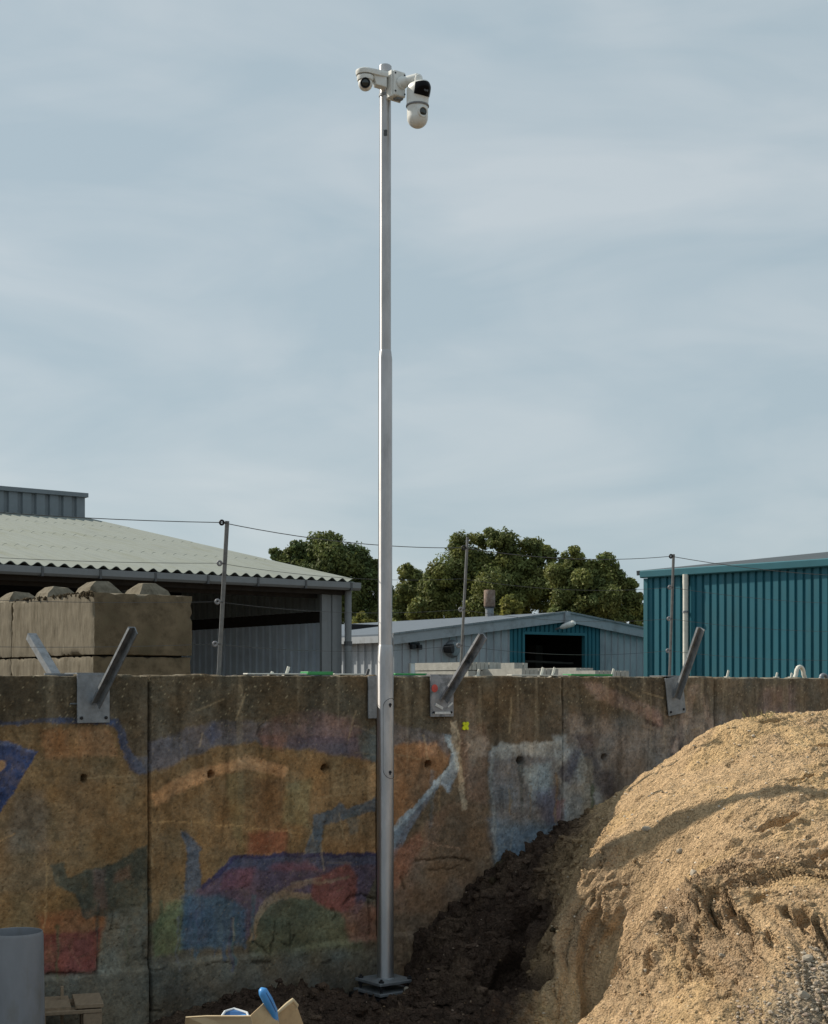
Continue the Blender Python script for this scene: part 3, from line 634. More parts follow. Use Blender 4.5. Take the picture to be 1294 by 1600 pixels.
t_ = SS * 2.2 + (fbm(UU * 1.9, SS * 1.9, 131, 5, .65)) * 9.0; sw_ = t_ - np.floor(t_); D_ += (sstep(0, .14, sw_) * (1 - sw_) - .42) * .030 * np.maximum(LBm * .8, .10 * heapm * (1 - clod))   # slips
w, r = worley(wu * 4.6, ws * 4.6, 95); D_ += np.clip(.62 - w, -.1, 1) * (.11 * r + .03) * clod * (.3 + .7 * heapm)
w, r = worley(wu * 10, ws * 10, 96); D_ += np.clip(.55 - w, -.05, 1) * (.10 * r ** 2 + .012) * (.22 * rough + crumb)
w, r = worley(wu * 21, ws * 21, 97); D_ += np.clip(.5 - w, 0, 1) * (.055 * r ** 2 + .006) * (.62 * rough + .8 * crumb)
w, r = worley(wu * 44, ws * 44, 98); D_ += np.clip(.45 - w, 0, 1) * .026 * (r > .45) * (.55 * rough + .5 * crumb)
D_ += (fbm(UU * 9, SS * 9, 101, 5, .65) - .5) * (.045 + .05 * crumb) + (fbm(UU * 42, SS * 42, 102, 3, .6) - .5) * .014 * rough
rg = np.abs(fbm(wu * 3.5, ws * 4.5, 121, 5, .6) - .5); D_ -= np.clip(.035 - rg, 0, .035) * 1.5 * LBm
rd = np.random.default_rng(17); allD = list(DENT) + [(rd.uniform(1.2, 4.6), rd.uniform(.9, 2.6), rd.uniform(.04, .09), rd.uniform(.02, .04), rd.uniform(.010, .025), rd.uniform(-.2, .8)) for _ in range(22)]
for (u0, d0, a, b, c, t) in allD:
    i0 = min(np.searchsorted(Ua, u0), len(Ua) - 1); j0 = min(np.searchsorted(Da, d0), len(Da) - 1); ct, st = math.cos(t), math.sin(t); R_d = max(a, b) * 1.8 + .1
    i1, i2 = np.searchsorted(Ua, (u0 - R_d, u0 + R_d)); sl_ = slice(i1, max(i2, i1 + 1))
    du = wu[sl_] - wu[i0, j0]; ds = ws[sl_] - ws[i0, j0]; x = (du * ct + ds * st) / a; y = (-du * st + ds * ct) / b; rr = np.hypot(x, y)
    D_[sl_] += -c * (1 - sstep(.70, 1.0, rr)) * (1.15 - .35 * y.clip(-1, 1)) + c * .3 * np.exp(-((rr - 1.25) / .25) ** 2) * (y > .2)
D_ *= 1 / (1 + 1.1 * np.clip(nn_ - 1.45, 0, 3))
hm_ = (heapm > .9) & (DD > .3); D_ -= D_[hm_].mean() * heapm
mu_, md_ = ud(MAST); D_ -= .05 * (1 - sstep(.16, .30, np.hypot(UU - mu_, DD - md_))); D_ *= .15 + .85 * sstep(.14, .28, np.hypot(UU - mu_, DD - md_))
D_ = D_ * (1 - .8 * sstep(-.9, -1.8, UU))
edge = np.minimum.reduce([UU + 4.2, 6.2 - UU, 4.6 - DD])
BASE = P0 + E * UU[..., None] + N * DD[..., None]; BASE[..., 2] = ZB - (1 - sstep(0, .35, edge)) * .35
POS = BASE + NX * D_[..., None]; ZZ = POS[..., 2]
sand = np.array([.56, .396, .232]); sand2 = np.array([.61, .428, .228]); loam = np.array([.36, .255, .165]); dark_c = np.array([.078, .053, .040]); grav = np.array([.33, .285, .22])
n1 = fbm(UU * 2.2, SS * 2.2, 111, 5); n2 = fbm(UU * 8, SS * 8, 112, 5, .6)
C = sand[None, None] * np.ones(UU.shape + (1,))
a = (sstep(.50, .62, n1) * .8)[..., None]; C = C * (1 - a) + sand2 * a
a = (LBm * .6 * (.6 + .8 * n2)).clip(0, 1)[..., None]; C = C * (1 - a) + loam * a
a = (sstep(.54, .70, n2) * .35 * rough)[..., None]; C = C * (1 - a) + loam * a
gu, gd = cast(1292, 1598); GM = 1 - sstep(.40, 1.05, np.hypot((UU - gu) / .58, (DD - gd) / .44) + (fbm(UU * 5, DD * 5, 114, 4) - .5) * .5)
a = (GM * .7)[..., None]; C = C * (1 - a) + grav * a
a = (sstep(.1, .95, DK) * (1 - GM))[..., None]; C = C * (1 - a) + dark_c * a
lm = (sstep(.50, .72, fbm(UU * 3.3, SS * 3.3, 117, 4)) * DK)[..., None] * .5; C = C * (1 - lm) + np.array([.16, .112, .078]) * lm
C *= (.66 + .68 * fbm(UU * 26, SS * 26, 115, 4, .65))[..., None]; C *= (.80 + .40 * n2)[..., None]
idx = np.arange(UU.size).reshape(UU.shape)
Q = np.stack([idx[:-1, :-1], idx[:-1, 1:], idx[1:, 1:], idx[1:, :-1]], -1).reshape(-1, 4)
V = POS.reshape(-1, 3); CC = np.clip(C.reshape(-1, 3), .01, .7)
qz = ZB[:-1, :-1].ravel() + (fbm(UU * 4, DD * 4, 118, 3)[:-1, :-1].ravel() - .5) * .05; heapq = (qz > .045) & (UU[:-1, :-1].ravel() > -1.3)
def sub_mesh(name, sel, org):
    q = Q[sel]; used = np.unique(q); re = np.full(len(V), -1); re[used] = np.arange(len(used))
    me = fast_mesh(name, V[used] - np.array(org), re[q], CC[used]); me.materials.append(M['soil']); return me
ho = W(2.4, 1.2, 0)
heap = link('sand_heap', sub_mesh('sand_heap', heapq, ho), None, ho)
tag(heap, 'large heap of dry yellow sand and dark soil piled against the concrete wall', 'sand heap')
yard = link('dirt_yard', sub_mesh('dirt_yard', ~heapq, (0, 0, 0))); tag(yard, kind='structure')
def soil_at(u, d):
    i = np.clip(np.searchsorted(Ua, np.asarray(u)), 0, len(Ua) - 1); j = np.clip(np.searchsorted(Da, np.asarray(d)), 0, len(Da) - 1)
    return POS[i, j], DK[i, j], GM[i, j], NX[i, j], C[i, j]
def soil_z(u, d):
    p, k, g, n, c = soil_at(u, d); return p[..., 2], k, g

# loose pebbles: nobody could count them
ico = np.array([(0, -.526, .851), (0, .526, .851), (0, -.526, -.851), (0, .526, -.851), (.851, 0, .526), (-.851, 0, .526), (.851, 0, -.526), (-.851, 0, -.526), (.526, .851, 0), (-.526, .851, 0), (.526, -.851, 0), (-.526, -.851, 0)])
icf = np.array([(0, 4, 1), (0, 1, 5), (1, 8, 9), (1, 9, 5), (1, 4, 8), (4, 6, 8), (4, 10, 6), (0, 10, 4), (0, 11, 10), (0, 5, 11), (5, 7, 11), (5, 9, 7), (9, 3, 7), (9, 8, 3), (8, 6, 3), (6, 2, 3), (6, 10, 2), (10, 11, 2), (11, 7, 2), (7, 3, 2)])
def pebbles(name, n, umin, umax, dmin, dmax, dens, smin, smax, palette, label, cat):
    u = rng.uniform(umin, umax, n * 6); d = rng.uniform(dmin, dmax, n * 6); z, dkk, gm = soil_z(u, d)
    keep = np.where(rng.random(n * 6) < dens(u, d, dkk, gm))[0][:n]; u, d, z, dkk, gm = u[keep], d[keep], z[keep], dkk[keep], gm[keep]; n = len(u)
    s = smin + (smax - smin) * rng.random(n) ** 3
    S = s[:, None] * rng.uniform(.55, 1.25, (n, 3)); S[:, 2] *= .7
    Vp = ico[None] * (1 + rng.uniform(-.22, .22, (n, 12, 1))) * S[:, None]
    an = rng.uniform(0, 6.28, n); ca, sa = np.cos(an)[:, None], np.sin(an)[:, None]
    x = Vp[..., 0] * ca - Vp[..., 1] * sa; y = Vp[..., 0] * sa + Vp[..., 1] * ca
    g_ = soil_at(u, d); Pg = g_[0] + g_[3] * (s * .15)[:, None]; Vw = np.stack([Pg[:, :1] + x, Pg[:, 1:2] + y, Pg[:, 2:] + Vp[..., 2]], -1)
    T = (icf[None] + 12 * np.arange(n)[:, None, None]).reshape(-1, 3)
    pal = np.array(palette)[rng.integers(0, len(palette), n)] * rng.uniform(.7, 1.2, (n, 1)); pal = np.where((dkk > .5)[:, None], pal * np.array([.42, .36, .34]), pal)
    me = fast_mesh(name, Vw.reshape(-1, 3), T, np.repeat(pal, 12, 0), smooth=False); me.materials.append(M['pebble'])
    tag(link(name, me), label, cat, kind='stuff')
pebbles('gravel', 7000, gu - 1.0, gu + 1.0, gd - .8, gd + .9, lambda u, d, k, g: g * .6, .003, .015, [(.36, .305, .24), (.32, .275, .22), (.42, .365, .29), (.26, .225, .18), (.39, .305, .24)], 'grey crushed gravel spilled at the foot of the sand heap', 'gravel')
pebbles('pebbles', 7000, -1.8, 5.0, .02, 3.4, lambda u, d, k, g: .16 + .14 * (1 - k) , .003, .012, [(.46, .36, .23), (.40, .31, .19), (.55, .46, .34), (.34, .27, .19), (.62, .55, .45)], 'small pale pebbles scattered over sand and soil', 'pebbles')
# crumbled lumps of earth, thick in the dug soil and loose on the lower sand
def lumps(n):
    u = rng.uniform(-1.9, 4.2, n * 14); d = rng.uniform(.05, 3.3, n * 14); z, dkk, gm = soil_z(u, d); f = u + 1.3 * (d - 1.2)
    cl = 1 - sstep(.15, 1.0, f + (fbm(u * 4, d * 4, 205, 3) - .5) * .7); low = sstep(1.1, .7, z) * sstep(.2, .4, z) * .30 * sstep(.50, .62, fbm(u * 2.5, d * 2.5, 206, 4))
    near = sstep(-1.9, -.6, u)
    foot = 1 - sstep(.1, .25, np.hypot(u - ud(MAST)[0], d - ud(MAST)[1]) - .12)
    keep = np.where(rng.random(len(u)) < (np.maximum(cl * .30 * near, low) * (1 - gm) * (1 - foot)))[0][:n]; u, d, z, dkk, cl = u[keep], d[keep], z[keep], dkk[keep], cl[keep]; n = len(u)
    s = (.004 + .036 * rng.random(n) ** 6) * (.45 + .55 * cl)
    bm = __import__('bmesh').new(); __import__('bmesh').ops.create_icosphere(bm, subdivisions=2, radius=1); sv = np.array([v.co[:] for v in bm.verts]); sf = np.array([[v.index for v in fc.verts] for fc in bm.faces]); bm.free(); nv = len(sv)
    Vp = sv[None] * (1 + rng.uniform(-.22, .22, (n, nv, 1))); ph = rng.uniform(0, 6.28, (n, 1, 3)); Vp = Vp * (1 + .28 * (np.sin(sv[None] * 3.1 + ph).sum(-1, keepdims=True)) / 1.7) * (s[:, None] * rng.uniform(.7, 1.35, (n, 3)))[:, None]
    g_ = soil_at(u, d); Pg = g_[0]; Vw = Pg[:, None] + Vp * np.array([1, 1, .8])
    c = np.clip(g_[4], .02, .6) * rng.uniform(.8, 1.25, (n, 1))
    me = fast_mesh('soil_lumps', Vw.reshape(-1, 3), (sf[None] + nv * np.arange(n)[:, None, None]).reshape(-1, 3), np.repeat(c, nv, 0), smooth=False); me.materials.append(M['soil'])
    tag(link('soil_lumps', me), 'dark crumbly lumps of dug soil lying between the mast and sand heap', 'soil', kind='stuff')
lumps(5200)
# single stones that can be picked out
STONES = [(1011, 1306, .026, 'oval grey stone lying along the mast shadow on the sand'), (1085, 1370, .026, 'grey stone half sunk in the middle of the sand slope'), (1063, 1336, .019, 'small dark flat stone above the middle of the sand slope'),
          (868, 1458, .030, 'rounded clod at the shadow edge of the sand heap'), (1008, 1508, .016, 'pale stone at the bottom edge of the sand slope'), (1128, 1496, .018, 'small white angular stone above the gravel patch'), (1262, 1490, .024, 'dark flat stone on top of the gravel patch'), (1256, 1562, .026, 'large dark stone in the middle of the gravel patch'),
          (783, 1362, .045, 'dark lump of rubble where soil meets the blue painted wall'), (770, 1388, .04, 'soil covered stone at the wall foot right of the mast'), (636, 1549, .022, 'pale stone beside the base plate of the mast')]
for (x, y, s, lab) in STONES:
    u, d = cast(x, y); z = float(soil_z(u, d)[0]); p = W(u, d, z)
    import bmesh
    bm = bmesh.new(); bmesh.ops.create_icosphere(bm, subdivisions=2, radius=1)
    sc = np.array([random.uniform(1.0, 1.5), random.uniform(.8, 1.1), random.uniform(.6, .85)]) * s
    for v in bm.verts:
        k = 1 + .22 * math.sin(v.co.x * 3 + x) * math.cos(v.co.y * 4 + y) + random.uniform(-.05, .05)
        v.co = Vector((v.co.x * sc[0] * k, v.co.y * sc[1] * k, v.co.z * sc[2] * k))
    me = bpy.data.meshes.new('stone'); bm.to_mesh(me); bm.free(); me.materials.append(M['moss' if s > .035 or x < 900 and s < .031 and x > 800 else 'stone']); smooth_by_angle(me, 30)
    o = link('stone', me, None, p + np.array([0, 0, s * .25])); o.rotation_euler = (random.uniform(-.2, .2), random.uniform(-.2, .2), random.uniform(0, 3))
    tag(o, lab, 'stone', 'stones on the heap')

# ================================================================== corrugated sheets
UPV = np.array([0, 0, 1.0])
def profile(kind, pitch, depth, n):
    if kind == 'sine':
        k = 8; xs = np.arange(n * k + 1) / k * pitch; return xs, depth / 2 * np.cos(2 * math.pi * xs / pitch)
    if kind == 'trap':                                    # broad rib, narrow valley
        b = np.array([0, .62, .70, .92]) ; h = np.array([depth, depth, 0, 0])
    else:                                                 # flat pan with a narrow standing rib
        b = np.array([0, .84, .88, .96]) ; h = np.array([0, 0, depth, depth])
    xs = np.concatenate([(b + i) * pitch for i in range(n)] + [[n * pitch]]); ys = np.concatenate([h] * n + [[h[0]]])
    return xs, ys
def corrugated(org, along, up, out, n, pitch, depth, length, kind, top=None, thick=.006, name='cladding_sheet', mt=None, parent=None, rows=1):
    """one sheet of n ribs; top(x) gives a sloping upper edge"""
    xs, ys = profile(kind, pitch, depth, n); org = np.asarray(org, float); G = []
    for r in range(rows + 1):
        t = r / rows
        G.append(np.array([org + along * x + out * y + up * ((length if top is None else top(x)) * t) for x, y in zip(xs, ys)]))
    G = np.stack(G, 1); m = MB(); m.sheet(G)
    m.sheet((G - out * thick)[:, ::-1])
    a, b = G.shape[:2]
    for (i0, j0, i1, j1) in [(i, 0, i + 1, 0) for i in range(a - 1)] + [(i, b - 1, i + 1, b - 1) for i in range(a - 1)]:
        m.add([G[i0, j0], G[i1, j1], G[i1, j1] - out * thick, G[i0, j0] - out * thick], [(0, 1, 2, 3)])
    return m.build(name, mt, parent, smooth=40 if kind == 'sine' else None)

# ================================================================== left: open fibre-cement shed
SR = pix(541, 908, 21.3)                                  # right end of the eave
sh = thing('open_shed', (SR[0], SR[1], 0), 'open fronted shed with pale corrugated roof and ridge vent at the left', 'shed')
EA = -E; BK = -N                                          # leftwards along the eave, back from the eave
EZ = SR[2]; SL = math.radians(10.6); RL = 9.3             # slope length on plan
rup = BK * math.cos(SL) + UPV * math.sin(SL); rout = UPV * math.cos(SL) - BK * math.sin(SL)
nw, pit = 6, .177; sw = nw * pit
for k in range(10):
    for r, (a, b) in enumerate(((0, 2.5), (2.38, 4.9), (4.78, 7.3), (7.18, RL / math.cos(SL)))):
        j = random.uniform(-.012, .012)
        o_ = SR + EA * (k * sw - .02) + rup * (a - .12 + j) + rout * (.030 + (3 - r) * 0.0 + r * .004) + UPV * .0
        corrugated(o_, EA, rup, rout, nw, pit, .048, b - a, 'sine', name='roof_sheet', mt='fibre_roof', parent=sh, rows=1, thick=.007)
LW = 10 * sw
# dark board closing the corrugation ends is left open; gutter below the eave
gm = MB(); gpts = []
gc = SR + N * .14 - UPV * .080
prof = [(-.065, .05), (-.065, -.03), (-.035, -.06), (.035, -.06), (.065, -.03), (.065, .05), (.058, .05), (.055, -.02), (-.055, -.02), (-.058, .05)]
gm.extrude([gc - EA * .12 + N * a + UPV * b for a, b in prof], EA * (LW + .12)); gut = gm.build('gutter', 'shed_metal', sh)
for k in range(14):
    m = MB(); m.box(gc + EA * (.05 + k * .78) - UPV * .012 + N * .004, (.03, .142, .115), (EA, N, UPV)); m.build('gutter_joint', 'galv_dark', gut)
m = MB(); m.box(SR + EA * LW / 2 + BK * .05 - UPV * .12, (LW, .05, .16), (EA, BK, UPV)); m.build('fascia', 'timber_dark', sh)
# gable end wall at the right: upper and lower cladding with an open slot between them
ge = SR + EA * .10 + BK * .25
ng = 22; gp = 4.4 / ng
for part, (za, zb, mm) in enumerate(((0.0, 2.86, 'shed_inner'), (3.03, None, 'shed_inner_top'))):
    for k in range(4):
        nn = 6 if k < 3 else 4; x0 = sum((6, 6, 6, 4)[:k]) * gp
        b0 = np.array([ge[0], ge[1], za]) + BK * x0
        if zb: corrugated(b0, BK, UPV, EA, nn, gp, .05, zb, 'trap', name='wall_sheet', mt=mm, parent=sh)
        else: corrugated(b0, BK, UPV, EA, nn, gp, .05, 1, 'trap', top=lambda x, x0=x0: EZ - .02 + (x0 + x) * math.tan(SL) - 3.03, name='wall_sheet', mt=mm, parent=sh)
m = MB(); m.box(np.array([ge[0], ge[1], 2.95]) + BK * 2.2 - EA * .09, (4.4, .04, .26), (BK, EA, UPV)); m.build('rail', 'timber_dark', sh)
# outer skin, back and far sides so the inside is dark
m = MB(); o_ = np.array([ge[0], ge[1], -.1]) - EA * .13
m.add([o_, o_ + BK * 8.9, o_ + BK * 8.9 + UPV * (EZ + 1.6), o_ + UPV * (EZ + .02)], [(0, 1, 2, 3)])
m.add([o_ - EA * .02, o_ - EA * .02 + BK * 8.9, o_ - EA * .02 + BK * 8.9 + UPV * (EZ + 1.6), o_ - EA * .02 + UPV * (EZ + .02)], [(3, 2, 1, 0)]); m.build('gable_wall', 'shed_metal', sh)
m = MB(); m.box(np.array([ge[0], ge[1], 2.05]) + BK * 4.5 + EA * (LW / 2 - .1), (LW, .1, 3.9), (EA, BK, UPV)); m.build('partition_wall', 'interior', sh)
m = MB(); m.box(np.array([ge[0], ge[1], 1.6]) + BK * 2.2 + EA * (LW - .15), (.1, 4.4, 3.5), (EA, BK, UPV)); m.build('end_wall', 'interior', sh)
# corner post clad in folded sheet, downpipe with clips
cpz = np.array([SR[0], SR[1], 0]) + EA * .20 + BK * .12
m = MB()
for a in (-.14, -.05, .04, .13): m.box(cpz + EA * (a + .0) + UPV * (EZ - .1) / 2 + N * (.02 if a in (-.05, .13) else 0), (.085, .06, EZ - .1), (EA, N, UPV))
m.build('corner_post', 'shed_metal', sh)
m = MB(); dp = np.array([SR[0], SR[1], 0]) - EA * .02 + N * .02
m.tube([dp + UPV * 0, dp + UPV * (EZ - .12)], .05, 12); pipe = m.build('downpipe', 'shed_metal', sh, smooth=40)
m = MB(); m.lathe(dp + UPV * 2.55, [(.06, -.03), (.06, .03)], 12); m.build('pipe_clip', 'galv_dark', pipe)
m = MB(); m.box(pix(201, 925, 20.6) - UPV * 1.6, (.16, .12, 3.5), (EA, BK, UPV)); m.build('post', 'shed_metal', sh)
m = MB(); m.box(np.array([ge[0], ge[1], EZ - .16]) + EA * (LW / 2) + BK * .1, (LW - .4, .1, .16), (EA, BK, UPV)); m.build('eave_beam', 'timber_dark', sh)
# barge board along the right verge
m = MB(); b0 = SR - EA * .03 - rup * .1 - UPV * .03; m.box(b0 + rup * 4.6, (9.3, .03, .07), (rup, EA, rout)); m.build('barge_board', 'fibre_roof', sh)
# ridge vent
vr = pix(131, 815, 28.3); vL = 7.6; vz = vr[2] - .1
for k in range(7):
    corrugated(vr - UPV * .1 + EA * k * 1.08, EA, UPV, N, 4, .27, .05, .58, 'trap', name='vent_sheet', mt='vent_metal', parent=sh)
m = MB(); m.box(vr + EA * vL / 2 + UPV * .50 + BK * .55, (vL + .1, 1.3, .08), (EA, BK, UPV)); m.build('vent_cap', 'vent_metal', sh)
m = MB(); m.box(vr + EA * (vL / 2 + .01) + UPV * .2 + BK * .6, (vL, 1.1, .6), (EA, BK, UPV)); m.build('vent_body', 'vent_metal', sh)
m = MB(); m.box(vr + EA * (vL / 2 - .1) - UPV * .04 + N * .12, (vL + .5, .35, .05), (EA, rup, rout)); m.build('vent_flashing', 'fibre_roof', sh)

# ================================================================== concrete stacking blocks
bc = pix(147, 925, 11.2); bw, bl, bh = .845, 1.60, .477
BT = bc[2]
stud_me = None
def stacking_block(corner, label, studs, ztop, seed):
    """corner: near left-right corner of the top face; block runs along E (bw) and back along -N (bl)"""
    org = np.array([corner[0], corner[1], ztop - bh]); t = thing('concrete_block', org, label, 'concrete block', 'stacked concrete blocks')
    nu_, nv_, nz__ = 20, 40, 14; P = []; idx = {}; fs = []
    def vert(i, j, k):
        key = (i, j, k)
        if key not in idx:
            p = np.array([i / nu_ * bw, j / nv_ * bl, k / nz__ * bh]); q = (np.array([i / nu_, j / nv_, k / nz__]) - .5) * 2
            nb = sum(abs(c) > .99 for c in q); s = math.sin(p[0] * 23 + seed) + math.sin(p[1] * 17 + seed * 2) + math.sin(p[2] * 29 + p[0] * 11)
            j_ = random.uniform(-.0012, .0012) + .0008 * s - (random.choice([.003, .004, .006, .006, .010, .022]) if nb >= 2 else 0)
            p = p + q / np.linalg.norm(q) * j_ if nb else p
            idx[key] = len(P); P.append(org + E * p[0] - N * p[1] + UPV * p[2])
        return idx[key]
    for (na, nb_, fn) in ((nu_, nz__, lambda a, b: (a, 0, b)), (nu_, nz__, lambda a, b: (a, nv_, b)), (nv_, nz__, lambda a, b: (0, a, b)), (nv_, nz__, lambda a, b: (nu_, a, b)), (nu_, nv_, lambda a, b: (a, b, 0)), (nu_, nv_, lambda a, b: (a, b, nz__))):
        for a in range(na):
            for b in range(nb_): fs.append(tuple(vert(*fn(x, y)) for x, y in ((a, b), (a + 1, b), (a + 1, b + 1), (a, b + 1))))
    m = MB(); m.add(P, fs); bo_ = m.build('body', 'block_concrete', t, smooth=40); bo_.data.materials.append(M['block_shade_side']); Nv = Vector(N)
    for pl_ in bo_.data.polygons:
        if pl_.normal.dot(Nv) > .7: pl_.material_index = 1  # faces turned from the sun take the shade-coloured copy
    if studs:
        for a in range(2):
            for b in range(2):
                c = org + E * (.21 + .42 * a) - N * (.36 + .80 * b) + UPV * (bh - .005); B, T_, hh = .15, .062, .11
                P = [c + E * x * s_ - N * y * s_ + UPV * z for s_, z in ((B, 0), ((B + T_) / 2 + .012, hh * .5), (T_ + .01, hh * .93), (T_ - .012, hh)) for x, y in ((-1, -1), (1, -1), (1, 1), (-1, 1))]
                P = [p + np.array([random.uniform(-.007, .007) for _ in range(3)]) for p in P]
                m = MB(); m.add(P, [(12, 13, 14, 15)] + [(r * 4 + k, r * 4 + (k + 1) % 4, r * 4 + 4 + (k + 1) % 4, r * 4 + 4 + k) for r in range(3) for k in range(4)]); m.build('stud', 'block_concrete', t)
    return t
c2 = bc - N * (bl + .012)
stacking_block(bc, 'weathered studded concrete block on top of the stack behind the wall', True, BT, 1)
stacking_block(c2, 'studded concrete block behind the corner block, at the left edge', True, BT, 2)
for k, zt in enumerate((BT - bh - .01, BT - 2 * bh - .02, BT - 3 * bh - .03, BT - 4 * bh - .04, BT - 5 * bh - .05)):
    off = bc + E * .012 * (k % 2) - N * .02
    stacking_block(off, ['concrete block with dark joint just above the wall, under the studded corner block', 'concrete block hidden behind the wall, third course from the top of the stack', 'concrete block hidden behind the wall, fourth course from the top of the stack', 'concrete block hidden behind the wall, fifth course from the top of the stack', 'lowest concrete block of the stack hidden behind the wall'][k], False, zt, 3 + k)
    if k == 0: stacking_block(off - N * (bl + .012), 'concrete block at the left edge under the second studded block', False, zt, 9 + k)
# moss along the top arris
m = MB()
for k in range(150):
    t = abs(random.gauss(0, 1)) * .35 if k < 90 else random.uniform(0, 1.6)
    c = bc - N * min(t, 1.6) + E * random.uniform(-.005, .035) + UPV * (random.uniform(-.035, .01) if t < .3 else random.uniform(-.012, .008)); r = random.uniform(.006, .020)
    Pm = [c + r * v * random.uniform(.6, 1.3) for v in ico]; m.add(Pm, [tuple(f) for f in icf])
tag(m.build('moss', 'moss', origin=bc), 'dark dry moss hanging over the edge of the studded corner block', 'moss', kind='stuff')

# ================================================================== middle: pale gabled building
MC = pix(617, 993, 35.0); MZ = MC[2]
mb = thing('gabled_hall', (MC[0], MC[1], 0), 'low pale blue gabled hall with teal centre and dark open doorway', 'building')
mo = np.array([MC[0], MC[1], 0.0]); GW2 = 5.43; RISE = .66
def gz(x): return MZ + RISE * (x / GW2 if x <= GW2 else 2 - x / GW2) - .05
pn = .235
def xg(px):                                               # photo column -> distance along the gable
    k = (px - CX) / F; return (k * mo[1] - mo[0]) / (E[0] - k * E[1])
tx0, tx1, dx0, dx1 = xg(795), xg(936), xg(815), xg(912); dtop = CAMZ + (HY - 989) / F * (mo[1] + E[1] * (dx0 + dx1) / 2)
x = 0.0
def gclad(x0, x1, mt, z0=0.0, kind='rib', p=pn):
    n = max(1, round((x1 - x0) / p)); p = (x1 - x0) / n; k = 0
    while k < n:
        c = min(4, n - k); xs_ = x0 + k * p
        corrugated(mo + E * xs_ + UPV * z0 + N * .01, E, UPV, N, c, p, .035, 1, kind, top=lambda q, xs_=xs_: gz(xs_ + q) - z0, name='cladding_sheet', mt=mt, parent=mb); k += c
gclad(0, tx0, 'pale_clad'); gclad(tx0, dx0, 'teal_clad', kind='trap', p=.16); gclad(dx0, dx1, 'teal_clad', dtop, 'trap', .16); gclad(dx1, tx1, 'teal_clad', kind='trap', p=.16); gclad(tx1, 2 * GW2, 'pale_clad')
# door frame, dark inside with a back wall and a post
m = MB(); zc = dtop / 2
for xx in (dx0, dx1): m.box(mo + E * xx + UPV * zc + N * .03, (.07, .12, dtop), (E, N, UPV))
m.box(mo + E * (dx0 + dx1) / 2 + UPV * (dtop - .02) + N * .03, (dx1 - dx0 - .07, .12, .07), (E, N, UPV)); m.build('door_frame', 'teal_trim', mb)
m = MB()
for a, b in ((.3, 'l'),): pass
iw = -N
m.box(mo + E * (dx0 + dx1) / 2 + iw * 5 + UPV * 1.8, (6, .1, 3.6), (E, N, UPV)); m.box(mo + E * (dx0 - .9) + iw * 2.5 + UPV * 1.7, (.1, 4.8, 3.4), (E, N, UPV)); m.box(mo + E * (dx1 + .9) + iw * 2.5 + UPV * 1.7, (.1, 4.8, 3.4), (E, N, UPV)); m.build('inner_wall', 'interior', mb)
m = MB(); m.box(mo + E * (dx1 - .25) + iw * 1.6 + UPV * 1.5, (.25, .3, 3.0), (E, N, UPV)); m.build('door_leaf', 'timber_dark', mb)
m = MB(); m.tube([mo + E * (dx0 + .05) + iw * .3 + UPV * 2.55, mo + E * (dx1 - .1) + iw * .3 + UPV * 2.5], .03, 8); m.build('rail', 'timber_dark', mb)
# side wall (left), gets the sun
for k in range(9):
    corrugated(mo - N * (k * 1.2 + 0.02), -N, UPV, -E, 4, .30, .05, MZ - .04, 'rib', name='cladding_sheet', mt='pale_clad', parent=mb)
# roof planes
LB = 16.0
ap = mo + E * GW2 + UPV * (MZ + RISE)
for s_, a0, b0 in ((0, mo + UPV * MZ - E * .18 - UPV * .02, ap), (1, ap, mo + E * (2 * GW2 + .18) + UPV * (MZ - .02))):
    m = MB(); f = N * .12; bk = -N * LB; th = UPV * .06
    m.add([a0 + f + th, b0 + f + th, b0 + bk + th, a0 + bk + th, a0 + f, b0 + f, b0 + bk, a0 + bk], [(0, 1, 2, 3), (7, 6, 5, 4), (0, 4, 5, 1), (1, 5, 6, 2), (2, 6, 7, 3), (3, 7, 4, 0)]); m.build('roof', 'slate_roof', mb)
    d_ = b0 - a0; ln = np.linalg.norm(d_); d_ /= ln; no = np.cross(N, d_); no = no * np.sign(no[2])
    m = MB(); m.box((a0 + b0) / 2 + N * .15 - no * .08, (ln, .05, .24), (d_, N, no)); m.build('barge_board', 'pale_trim', mb)
    m = MB(); m.box((a0 + b0) / 2 + N * .17 + no * .055, (ln, .08, .045), (d_, N, no)); m.build('verge_trim', 'galv_dull', mb)
m = MB(); m.box(mo + UPV * (MZ - .09) - E * .22 - N * (LB / 2 - .1), (.14, LB, .16), (E, N, UPV)); m.build('gutter', 'pale_trim', mb)
m = MB(); m.box(mo + UPV * (MZ / 2) + N * .03 - E * .03, (.12, .12, MZ - .1), (E, N, UPV)); m.build('corner_trim', 'pale_trim', mb)
m = MB(); m.box(mo + E * GW2 + UPV * (MZ + RISE - .12) + N * .20, (.18, .05, .34), (E, N, UPV)); m.build('ridge_plate', 'pale_trim', mb)
m = MB(); m.box(mo + E * GW2 - N * 15.8 + UPV * 1.6, (2 * GW2, .1, 3.2), (E, N, UPV)); m.box(mo + E * (2 * GW2) - N * 7.8 + UPV * 1.5, (.1, 15.4, 3.0), (E, N, UPV)); m.build('far_wall', 'pale_clad', mb)
for px_ in (642, 677):
    g0 = mo + E * xg(px_); Yg = g0[1]; zz = CAMZ + (HY - 1045) / F * Yg
    m = MB(); m.box(np.array([g0[0], g0[1], zz]) + N * .05, (.14, .05, .26), (E, N, UPV)); w__ = m.build('window', 'white_dirty', mb)
    m = MB(); m.box(np.array([g0[0], g0[1], zz]) + N * .078, (.10, .01, .22), (E, N, UPV)); m.build('pane', 'pale_film', w__)
